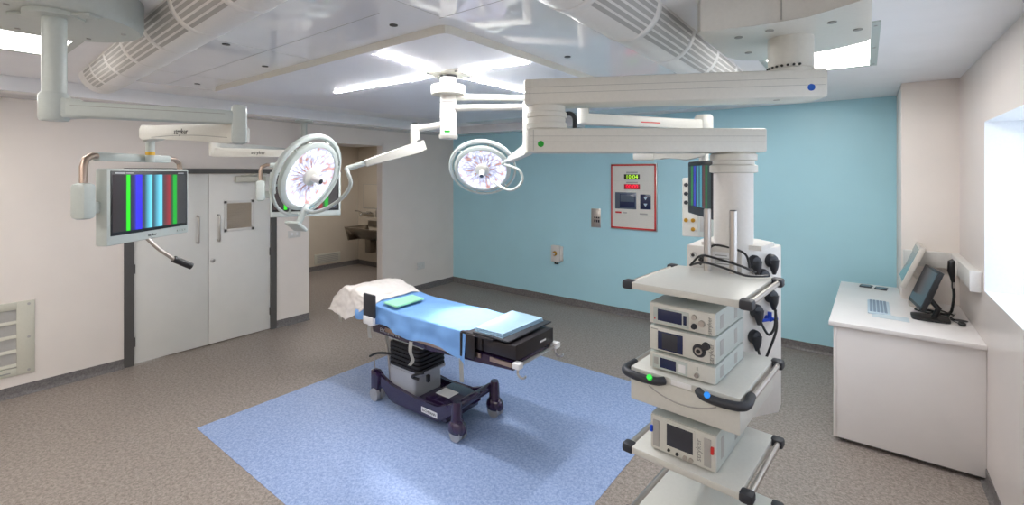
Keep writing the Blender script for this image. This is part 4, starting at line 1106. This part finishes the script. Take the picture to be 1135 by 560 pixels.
# arm paddle at the near side
b = B(); b.box(-3.62, -3.455, 2.53, 2.555, .81, 1.018, .012); pdl = obj('side_paddle', b, 'rubber', tb, True)
b = B(); b.box(-3.615, -3.47, 2.525, 2.56, .745, .82, .008); b.box(-3.57, -3.51, 2.545, 2.64, .73, .77, .004); obj('paddle_clamp', b, 'label', pdl, True)
for pts in ([(-3.56, 2.555, .76), (-3.55, 2.545, .70), (-3.545, 2.55, .62)], [(-3.03, 2.585, .69), (-3.01, 2.56, .62), (-2.99, 2.57, .55), (-3.02, 2.56, .50)], [(-2.47, 2.60, .68), (-2.465, 2.60, .58), (-2.46, 2.60, .50)], [(-4.11, 2.62, .78), (-4.10, 2.61, .72), (-4.10, 2.61, .64)]):
    P = spline([Vector(p) for p in pts], 5)
    b = B(); b.grid(lambda u, v: P[int(round(u * (len(P) - 1)))] + Vector(((v - .5) * .034, (v - .5) * .01, 0)), len(P) - 1, 2)
    bmesh.ops.solidify(b.bm, geom=b.bm.faces[:], thickness=.003)
    obj('strap', b, 'strap', tb, True)

# sheets
def cloth(name, f, nu, nv, m, label, cat, thick=.004, origin=None):
    b = B(); b.grid(f, nu, nv)
    bmesh.ops.recalc_face_normals(b.bm, faces=b.bm.faces)
    bmesh.ops.solidify(b.bm, geom=b.bm.faces[:], thickness=thick)
    o = obj(name, b, m, origin=origin, angle=80); tag(o, label, cat); return o
def sheet(u, v):
    x = -3.80 + u * 1.375
    top = .888 + max(0, -3.35 - x) * .10
    hem = .728 + .035 * math.sin(x * 9 + 1) * .6 + .02 * noise.noise(Vector((x * 6, 0, 3)))
    hem -= .05 * u ** 3
    if x < -3.62: hem += .04
    # v: 0 near hem -> 1 far hem
    s = v * (.19 + .56 + .12)
    if s < .19:
        t = s / .19; y = 2.585 + .018 * t + .018 * noise.noise(Vector((x * 7, t * 2, 0))) * (1 - t) + .012 * math.sin(x * 22) * (1 - t); z = hem + (top - hem) * (t ** .9)
        z = min(z, top)
    elif s < .75:
        t = (s - .19) / .56; y = 2.603 + .56 * t; e = min(t, 1 - t); z = top + .012 * (1 - math.exp(-e * 14)) + .006 * noise.noise(Vector((x * 5, t * 4, 7))) + .004 * noise.noise(Vector((x * 14, t * 9, 2)))
        z -= .0
    else:
        t = (s - .75) / .12; y = 3.163 + .006 * t; z = top - .12 * t
    if u > .985: z -= .004
    return Vector((x + .012 * noise.noise(Vector((v * 6, u * 3, 1))) , y, z))
cloth('blue_sheet', sheet, 110, 70, 'blue_cloth', 'wrinkled blue sheet draped over the padded top of the operating table', 'sheet', origin=(-3.1, 2.88, .89))
def blanket(u, v):
    x = -4.25 + u * .70
    prof = [(-4.25, .80), (-4.21, .90), (-4.12, .96), (-4.0, 1.0), (-3.86, 1.015), (-3.72, .985), (-3.6, .95), (-3.55, .935)]
    top = prof[-1][1]
    for (a, za), (b_, zb) in zip(prof, prof[1:]):
        if a <= x <= b_: q = (x - a) / (b_ - a); top = za + (zb - za) * q; break
    hem = .70 + max(0, (x + 3.95)) * .55 + max(0, -(x + 4.02)) * .25
    hem = min(hem, top - .02)
    s = v
    w = .012 * noise.noise(Vector((x * 9, v * 9, 4))) + .007 * noise.noise(Vector((x * 22, v * 18, 9)))
    if s < .3:
        t = s / .3; y = 2.575 + .03 * t + 1.2 * w * (1 - t * .5); z = hem + (top - .03 - hem) * t
    elif s < .85:
        t = (s - .3) / .55; y = 2.605 + .55 * t; e = min(t, 1 - t); z = top - .03 + .03 * min(1, e * 6) ** .6 + w
    else:
        t = (s - .85) / .15; y = 3.155 + .012 * t + w * .4; z = top - .03 - .10 * t
    z += .03 * math.exp(-((x + 4.05) ** 2 + (y - 2.62) ** 2) / .004)
    return Vector((x + w * .5, y, z))
cloth('white_blanket', blanket, 60, 80, 'white_cloth', 'crumpled white blanket draped over the head end of the operating table', 'blanket', .006, origin=(-3.9, 2.88, .9))
b = B(); b.prism([(-4.19, .86), (-4.1, .935), (-4.0, .97), (-3.86, .985), (-3.72, .955), (-3.6, .92), (-3.56, .895), (-3.56, .885), (-4.14, .935 - .0)], 2.64, 3.12, 'y') if False else b.box(-4.12, -3.62, 2.66, 3.10, .935, .965, .015)
o = obj('head_pillow', b, 'white_cloth', tb, True)
def folded(name, m, quad, z0, layers, t, label, cat, wob=.004):
    """folded cloth: a few soft layers, joined by a fold along one edge"""
    q = [Vector((p[0], p[1], 0)) for p in quad]; c = sum(q, Vector()) / 4
    b = B()
    for k in range(layers):
        s = 1 - .015 * k
        zz = z0 + k * t
        def f(u, v, off):
            p = (q[0] * (1 - u) + q[1] * u) * (1 - v) + (q[3] * (1 - u) + q[2] * u) * v
            p = c + (p - c) * s; e = min(u, 1 - u, v, 1 - v)
            zz2 = zz + off * (t * .96) * min(1, .45 + e * 12) + wob * noise.noise(Vector((u * 3, v * 3, k + 5)))* off
            return Vector((p.x, p.y, zz2))
        n = 14
        T_ = [[b.bm.verts.new(f(i / n, j / n, 1)) for j in range(n + 1)] for i in range(n + 1)]
        L_ = [[b.bm.verts.new(f(i / n, j / n, 0)) for j in range(n + 1)] for i in range(n + 1)]
        for i in range(n):
            for j in range(n):
                b.bm.faces.new((T_[i][j], T_[i + 1][j], T_[i + 1][j + 1], T_[i][j + 1])); b.bm.faces.new((L_[i][j + 1], L_[i + 1][j + 1], L_[i + 1][j], L_[i][j]))
        for i in range(n):
            b.bm.faces.new((T_[i][0], L_[i][0], L_[i + 1][0], T_[i + 1][0])); b.bm.faces.new((T_[i + 1][n], L_[i + 1][n], L_[i][n], T_[i][n]))
            b.bm.faces.new((T_[0][i + 1], L_[0][i + 1], L_[0][i], T_[0][i])); b.bm.faces.new((T_[n][i], L_[n][i], L_[n][i + 1], T_[n][i + 1]))
    o = obj(name, b, m, origin=(c.x, c.y, z0), angle=60); tag(o, label, cat); return o
b = B(); b.box(-2.36, -2.02, 2.61, 3.18, .893, .905, .004); o = obj('foot_board', b, 'rubber', origin=(-2.19, 2.9, .893)); tag(o, 'thin black board lying on the foot pad under the folded blue towel', 'board')
folded('folded_towel', 'light_cloth', [(-2.36, 2.63), (-2.09, 2.63), (-2.07, 3.14), (-2.40, 3.16)], .906, 3, .011, 'folded pale blue towel on the foot end of the operating table', 'towel')
folded('folded_cloth', 'green_cloth', [(-3.47, 2.64), (-3.26, 2.62), (-3.27, 2.95), (-3.46, 2.97)], .925, 2, .008, 'folded mint green cloth lying on the blue sheet near the white blanket', 'cloth', .001)

# ================================================================== BLUE WALL FITTINGS
yw = YB - .001
cp = thing('control_panel', 'white theatre control panel with a red border and two digital displays on the blue wall', 'control panel', (-2.695, yw, 1.75))
PX = lambda p: -3.045 + .685 * (p - 212) / 273
PZ = lambda p: 2.228 - .945 * (p - 72) / 410
b = B(); b.box(PX(209), PX(490), yw - .02, yw, PZ(488), PZ(68), .003); bp = obj('back_plate', b, 'steel', cp, True)
b = B()
x0, x1, z0, z1 = PX(212), PX(485), PZ(482), PZ(72)
for a in ((x0, x1, z0, z0 + .022), (x0, x1, z1 - .022, z1), (x0, x0 + .022, z0, z1), (x1 - .022, x1, z0, z1)): b.box(a[0], a[1], yw - .026, yw - .019, a[2], a[3])
obj('red_border', b, 'red', cp, True)
b = B(); b.box(x0 + .02, x1 - .02, yw - .023, yw - .019, z0 + .02, z1 - .02); obj('front_sheet', b, 'panel', cp, True)
def plate(nm, a, b_, c, d, m, t=.004, par=cp): 
    q = B(); q.box(PX(a), PX(b_), yw - .0225 - t, yw - .0225, PZ(d), PZ(c), .001); return obj(nm, q, m, par, True)
g = plate('clock_display', 295, 391, 135, 168, 'led_greenbg'); text('digits', '10:04', .085, 'led_green', g, TM(((PX(295) + PX(391)) / 2, yw - .028, PZ(152)), (1, 0, 0), (0, 0, 1)), True)
r_ = plate('timer_display', 295, 392, 197, 230, 'led_redbg'); text('digits', '00:00', .085, 'led_red', r_, TM(((PX(295) + PX(392)) / 2, yw - .028, PZ(214)), (1, 0, 0), (0, 0, 1)), True)
plate('clock_label', 308, 378, 119, 129, 'slot', .001); plate('timer_label', 308, 378, 183, 192, 'slot', .001)
s_ = plate('touch_screen', 239, 370, 250, 356, 'grey_scr'); plate('screen_image', 268, 362, 262, 345, 'navy', .0052, s_); plate('screen_sky', 272, 358, 265, 310, 'grey_scr', .0058, s_)
k_ = plate('keypad', 393, 456, 260, 353, 'navy')
for zz in (285, 325):
    q = B(); cxk = PX(425); czk = PZ(zz); q.prism([(cxk - .028, czk + .02), (cxk + .028, czk + .02), (cxk, czk - .025)] if zz > 0 else [], yw - .029, yw - .026, 'y'); obj('arrow_key', q, 'kbd', k_, True)
plate('maker_logo', 240, 278, 374, 385, 'red', .001); plate('maker_text', 288, 312, 376, 384, 'slot', .001); plate('model_text', 390, 436, 378, 388, 'slot', .001)
b = B()
for zz in (PZ(178), PZ(238), PZ(398)): b.box(x0 + .03, x1 - .03, yw - .0236, yw - .0228, zz, zz + .002)
obj('sheet_crease', b, 'vent', cp, True)

sw = thing('wall_switch', 'brushed steel switch plate on the blue wall left of the control panel', 'switch', (-3.30, yw, 1.41))
b = B(); b.box(-3.385, -3.225, yw - .008, yw, 1.265, 1.555, .003); pl = obj('face_plate', b, 'steel', sw, True)
b = B()
for k in range(3): b.box(-3.335 + .035 * k, -3.312 + .035 * k, yw - .016, yw - .006, 1.345, 1.385, .002); b.box(-3.335 + .035 * k, -3.312 + .035 * k, yw - .014, yw - .006, 1.405, 1.43, .002)
obj('rocker', b, 'rubber', pl, True)
po = thing('wall_outlet', 'small white medical outlet box low on the blue wall', 'outlet', (-3.99, yw, .78))
b = B(); b.box(-4.09, -3.93, yw - .06, yw, .66, .925, .008); b.box(-3.935, -3.885, yw - .03, yw, .68, .915, .006); bb = obj('box', b, 'socket', po, True)
b = B(); b.lathe([(.038, 0), (.038, .018), (.03, .03), (.02, .032), (0, .032)], TM((-4.01, yw - .06, .80), (1, 0, 0), (0, 0, 1)), 24); obj('outlet_collar', b, 'brass', bb, True)
b = B(); b.lathe([(.02, .03), (.02, .045), (0, .045)], TM((-4.01, yw - .06, .80), (1, 0, 0), (0, 0, 1)), 20); obj('outlet_plug', b, 'socket', bb, True)
b = B(); b.tube([(-4.02, yw - .045, .665), (-4.01, yw - .05, .635), (-3.96, yw - .04, .64)], .014, 10); obj('outlet_nozzle', b, 'black', bb, True)

def wall_plate(name, label, y0, y1, z0, z1, two=True):
    t = thing(name, label, 'socket', (XL, (y0 + y1) / 2, (z0 + z1) / 2))
    b = B(); b.box(XL - .001, XL + .01, y0, y1, z0, z1, .003); p = obj('face_plate', b, 'socket', t, True)
    b = B()
    if two:
        for yy in (y0 + (y1 - y0) * .28, y0 + (y1 - y0) * .72):
            for dy, dz in ((0, .018), (-.011, -.008), (.011, -.008)): b.box(XL + .0095, XL + .0108, yy + dy - .003, yy + dy + .003, (z0 + z1) / 2 + dz - .006, (z0 + z1) / 2 + dz + .006)
        obj('pin_holes', b, 'slot', p, True)
    else:
        for yy in (y0 + (y1 - y0) * .3, y0 + (y1 - y0) * .7): b.box(XL + .009, XL + .014, yy - .012, yy + .012, (z0 + z1) / 2 - .02, (z0 + z1) / 2 + .02, .002)
        obj('rocker', b, 'label', p, True)
wall_plate('double_socket', 'white double socket low on the left wall near the blue corner', 5.56, 5.74, .38, .50)
wall_plate('light_switch', 'white light switch between the double doors and the scrub room opening', 3.24, 3.42, 1.20, 1.30, False)

# ventilation grille on the left wall
vg = thing('wall_grille', 'cream louvred ventilation grille low on the left wall at the photo edge', 'vent grille', (XL, .2, .2))
b = B(); gy0, gy1, gz0, gz1 = -.45, .78, .20, .888
for a in ((gy0 + .12, gy1 - .12, gz0, gz0 + .07), (gy0 + .12, gy1 - .12, gz1 - .07, gz1), (gy0, gy0 + .12, gz0, gz1), (gy1 - .12, gy1, gz0, gz1)): b.box(XL - .001, XL + .014, a[0], a[1], a[2], a[3], .002)
gf = obj('grille_frame', b, 'vent', vg, True)
b = B(); n = 4
for i in range(n):
    z0 = gz0 + .08 + i * (gz1 - gz0 - .15) / n; hgt = (gz1 - gz0 - .15) / n
    b.prism([(XL + .012, z0), (XL + .012, z0 + .012), (XL - .05, z0 + hgt * .93), (XL - .05, z0 + hgt * .87)], gy0 + .1, gy1 - .1, 'y')
obj('louvre', b, 'vent', vg, True)
b = B(); b.box(XL - .0005, XL + .002, gy0 + .1, gy1 - .1, gz0 + .06, gz1 - .06); obj('backing', b, 'slot', vg, True)
b = B()
for y in (gy1 - .04, gy0 + .04):
    for z in (gz0 + .03, (gz0 + gz1) / 2, gz1 - .03): b.cyl((XL + .013, y, z), (XL + .019, y, z), .012, 10)
obj('screw', b, 'slot', vg, True)
b = B(); b.box(XL + .0138, XL + .0146, .50, .62, .226, .238); obj('maker_mark', b, 'seam', gf, True)

# ================================================================== SCRUB ROOM
sk = thing('scrub_sink', 'stainless steel scrub trough on the far wall of the side room', 'sink', (-8.0, 6.15, .62))
b = B(); sx0, sx1 = -9.05, -7.0; n = 18
# trough: outer shell
prof = [(6.44, .93), (5.86, .93), (5.86, .905), (5.93, .78), (6.10, .66), (6.44, .64)]
b.prism([(y, z) for y, z in prof], sx0, sx1, 'x') if False else None
ov = [(5.86, .925), (5.865, .90), (5.95, .78), (6.12, .66), (6.44, .635), (6.44, .655), (6.13, .68), (5.97, .79), (5.885, .925)]
b.prism(ov, sx0 + .12, sx1, 'x')
b.prism([(sx0, .925), (sx0 + .02, .925), (sx0 + .16, .66), (sx0 + .12, .64), (sx0 - .0, .90)], 5.87, 6.44, 'y')
b.box(sx0, sx1, 5.855, 5.89, .905, .93, .004); b.box(sx0 - .01, sx0 + .02, 5.86, 6.44, .905, .93, .004)
obj('basin', b, 'steel_dark', sk, True)
b = B(); b.box(sx0 + .05, sx1, 6.425, 6.448, .90, 1.03, .002); obj('splashback', b, 'steel_dark', sk, True)
b = B(); b.box(-8.90, -8.72, 6.28, 6.44, .33, .66, .01); obj('support_bracket', b, 'steel_dark', sk, True)
pnl = thing('access_hatch', 'cream rectangular access hatch above the scrub trough', 'hatch', (-8.2, 6.45, 1.5))
b = B(); b.box(-9.2, -7.2, 6.44, 6.4495, 1.31, 1.84, .002); obj('panel_board', b, 'wall_scrub', pnl, True)
b = B(); b.box(-9.205, -7.195, 6.443, 6.4496, 1.295, 1.308); b.box(-9.21, -9.198, 6.443, 6.4496, 1.30, 1.85); b.box(-9.205, -7.195, 6.443, 6.4496, 1.842, 1.85); obj('panel_joint', b, 'slot', pnl, True)
tp = thing('wall_tap', 'chrome lever tap on the wall above the scrub trough', 'tap', (-8.95, 6.45, 1.2))
b = B(); b.tube([(-9.12, 6.40, 1.19), (-8.80, 6.40, 1.19)], .022, 14); b.tube([(-9.08, 6.44, 1.19), (-9.08, 6.40, 1.19)], .02, 10); b.tube([(-8.84, 6.44, 1.19), (-8.84, 6.40, 1.19)], .02, 10)
b.tube([(-8.96, 6.40, 1.19), (-8.96, 6.30, 1.21), (-8.96, 6.22, 1.19), (-8.96, 6.20, 1.13)], .014, 12, smooth=4); tpb = obj('tap_body', b, 'chrome', tp, True)
b = B(); b.tube([(-9.14, 6.40, 1.19), (-9.17, 6.30, 1.24), (-9.17, 6.20, 1.25)], .011, 10); b.tube([(-8.78, 6.40, 1.19), (-8.74, 6.30, 1.24), (-8.74, 6.20, 1.25)], .011, 10); obj('lever', b, 'chrome', tp, True)
b = B(); b.box(-8.64, -8.54, 6.36, 6.449, 1.13, 1.30, .01); o = obj('soap_dispenser', b, 'steel', origin=(-8.59, 6.40, 1.2)); tag(o, 'small steel soap dispenser right of the wall tap', 'dispenser')
b = B(); b.box(-9.399, -9.385, 5.36, 5.98, .13, .35, .004); sv = obj('vent_grille', b, 'vent', origin=(-9.4, 5.67, .24)); tag(sv, 'low cream vent grille on the scrub room side wall', 'vent grille')
b = B()
for k in range(5): b.box(-9.386, -9.381, 5.42, 5.92, .165 + k * .034, .183 + k * .034)
obj('slot', b, 'slot', sv, True)
sl = thing('scrub_light', 'bright ceiling light panel inside the scrub room', 'ceiling light', (-8.2, 4.9, 2.7))
b = B(); b.box(-8.6, -7.4, 4.6, 5.2, 2.69, 2.699); obj('diffuser', b, 'panel_light', sl, True)
b = B()
for a in ((-8.64, -7.36, 4.56, 4.6), (-8.64, -7.36, 5.2, 5.24), (-8.64, -8.6, 4.6, 5.2), (-7.4, -7.36, 4.6, 5.2)): b.box(a[0], a[1], a[2], a[3], 2.685, 2.7)
obj('frame', b, 'equip_grey', sl, True)

# ================================================================== DESK
dk = thing('corner_desk', 'white laminate standing height corner desk under the window', 'desk', (.2, 5.0, 0))
b = B(); b.prism([(-.235, 4.42), (.649, 4.42), (.649, 5.599), (.259, 5.599), (.259, 6.12), (-.215, 6.12)], .905, .94, 'z', bev=.004); obj('worktop', b, 'desk', dk, True)
b = B(); b.box(-.19, .649, 4.445, 4.47, .035, .905, .002); obj('end_panel', b, 'desk', dk, True)
b = B(); b.box(-.205, -.185, 4.44, 4.475, .035, .905, .002); b.box(-.19, -.17, 4.47, 6.08, .035, .905); obj('side_panel', b, 'desk', dk, True)
b = B(); b.box(-.15, .649, 4.50, 4.52, 0, .04); b.box(-.15, -.13, 4.5, 6.05, 0, .04); obj('plinth', b, 'base', dk, True)
b = B(); b.prism([(.585 + .05 * math.cos(2 * PI * k / 20), 5.04 + .035 * math.sin(2 * PI * k / 20)) for k in range(20)], .9402, .943, 'z'); obj('cable_grommet', b, 'rubber', dk, True)

# tilted screens facing left
def Tilt(cx_, cy_, cz_, w_deg, turn=0):
    return Matrix.Translation((cx_, cy_, cz_)) @ Matrix.Rotation(R(-90 + turn), 4, 'Z') @ Matrix.Rotation(R(-w_deg), 4, 'X')
dm = thing('desktop_monitor', 'beige flat desktop monitor at the back of the corner desk', 'monitor', (.36, 5.42, .941))
T = Tilt(.315, 5.40, 1.295, 21)
b = B(); b.box(-.215, .215, -.018, .022, -.19, .19, .008, T=T); cs_ = obj('casing', b, 'beige', dm, True)
b = B(); b.box(-.185, .185, -.0195, -.016, -.145, .165, T=T); obj('screen', b, 'teal_scr', dm, True)
b = B(); b.tube([T @ Vector((0, .02, -.05)), (.44, 5.41, 1.10), (.42, 5.41, .96)], .022, 12); b.prism(rounded(.30, .50, 5.30, 5.52, .04), .9405, .958, 'z', bev=.004); obj('stand', b, 'beige', dm, True)
dm2 = thing('desktop_monitor', 'black flat desktop monitor on a square black base, nearer on the corner desk', 'monitor', (.42, 4.95, .941))
T2 = Tilt(.375, 4.98, 1.185, 20, 8)
b = B(); b.box(-.19, .19, -.012, .02, -.165, .165, .005, T=T2); b.box(-.12, .12, .02, .045, -.11, .06, .01, T=T2); obj('casing', b, 'black', dm2, True)
b = B(); b.box(-.17, .17, -.0135, -.011, -.14, .148, T=T2); obj('screen', b, 'dark_scr', dm2, True)
b = B(); b.tube([T2 @ Vector((0, .035, -.06)), (.455, 4.96, 1.03), (.43, 4.96, .955)], .02, 12); obj('stand_neck', b, 'black', dm2, True)
b = B(); b.prism(rounded(.29, .52, 4.86, 5.06, .03), .9405, .957, 'z', bev=.004); obj('base', b, 'black', dm2, True)
kb = thing('keyboard', 'pale blue computer keyboard on the corner desk', 'keyboard', (.085, 5.09, .941), R(-90))
b = B(); b.box(-.22, .25, -.075, .075, 0, .016, .005); kk = obj('keyboard_body', b, 'kbd', kb)
b = B()
for i in range(15):
    for j in range(5): b.box(-.205 + i * .029, -.182 + i * .029, -.06 + j * .024, -.042 + j * .024, .015, .021)
ko = obj('keys', b, 'key', kk); ko['kind'] = 'stuff'
def wallet(u, v):
    x = .04 + .23 * u + .05 * v * 0; y = 4.76 + .13 * v - .02 * u
    return Vector((x, y, .9425 + .012 * max(0, math.sin(u * PI)) * math.sin(v * PI) + .004 * noise.noise(Vector((u * 5, v * 5, 0)))))
cloth('plastic_wallet', wallet, 16, 10, 'paper', 'crumpled pale blue plastic wallet in front of the keyboard', 'wallet', .002, origin=(.15, 4.8, .942))
for i, (x, y, lb) in enumerate(((.0, 5.97, 'small dark square card reader, the left of two at the back of the desk'), (.12, 5.93, 'small dark square card reader, the right of two at the back of the desk'))):
    t = thing('card_reader', lb, 'card reader', (x, y, .941), R(-8), 'card readers at the back of the desk')
    b = B(); b.box(-.05, .05, -.055, .055, 0, .012, .004); obj('body', b, 'rubber', t)
    b = B(); b.box(-.038, .038, -.04, .045, .0118, .0128); obj('screen_face', b, 'grey_scr', t)
ms = thing('computer_mouse', 'small black mouse beside the black monitor base', 'mouse', (.58, 4.88, .941))
b = B(); b.sphere((.58, 4.88, .955), .03, .8, 1.3, .5); obj('mouse_body', b, 'black', ms, True)
b = B(); b.tube([(.56, 4.91, .95), (.53, 5.02, .947), (.56, 5.14, .947), (.58, 5.22, .947)], .003, 6, smooth=6); obj('mouse_cable', b, 'black', ms, True)
hs = thing('wall_handset', 'black handset hanging from a curled cord on the right wall above the desk', 'handset', (.63, 5.25, 1.3))
b = B(); b.tube([(.575, 5.2, 1.385), (.56, 5.2, 1.37), (.555, 5.2, 1.30), (.56, 5.2, 1.25), (.565, 5.2, 1.21)], [.022, .03, .026, .016, .012], 16); obj('handset_grip', b, 'black', hs, True)
b = B(); b.tube([(.565, 5.2, 1.21), (.565, 5.2, 1.165)], .013, 12); obj('swivel', b, 'chrome', hs, True)
b = B(); b.box(.575, .592, 5.17, 5.23, 1.27, 1.39, .005); obj('hook_plate', b, 'socket', hs, True)
b = B(); b.tube([(.565, 5.2, 1.17), (.57, 5.2, 1.10), (.56, 5.2, 1.0), (.55, 5.22, .955), (.50, 5.15, .95), (.42, 5.22, .951), (.36, 5.16, .952)], .010, 8, smooth=8); obj('cord', b, 'black', hs, True)
for k, (pts, lb) in enumerate((([(.47, 5.30, .952), (.52, 5.24, .95), (.56, 5.17, .95)], 'short black cable on the desk between the beige monitor and the grommet'),
                          ([(.44, 5.05, .95), (.50, 5.12, .955), (.53, 5.08, .95), (.55, 5.0, .95)], 'black cable curling beside the black monitor base'),
                          ([(.37, 5.28, .951), (.33, 5.2, .949), (.40, 5.12, .95), (.46, 5.13, .958), (.54, 5.15, .95)], 'thin black cable looping on the desk behind the black monitor'))):
    b = B(); b.tube(pts, .006, 8, smooth=8); o = obj('cable', b, 'black', origin=pts[0]); tag(o, lb, 'cable', 'black cables on the desk')
tr = thing('wall_trunking', 'white cable trunking running round the corner above the desk', 'trunking', (.62, 5.5, 1.34))
b = B(); b.box(.27, .649, 5.54, 5.599, 1.265, 1.40, .006); obj('pier_run', b, 'socket', tr, True)
b = B(); b.box(.59, .649, 4.62, 5.55, 1.265, 1.40, .006); obj('wall_run', b, 'socket', tr, True)
b = B(); b.box(.585, .6495, 4.60, 4.625, 1.258, 1.407, .008); obj('end_cap', b, 'label', tr, True)
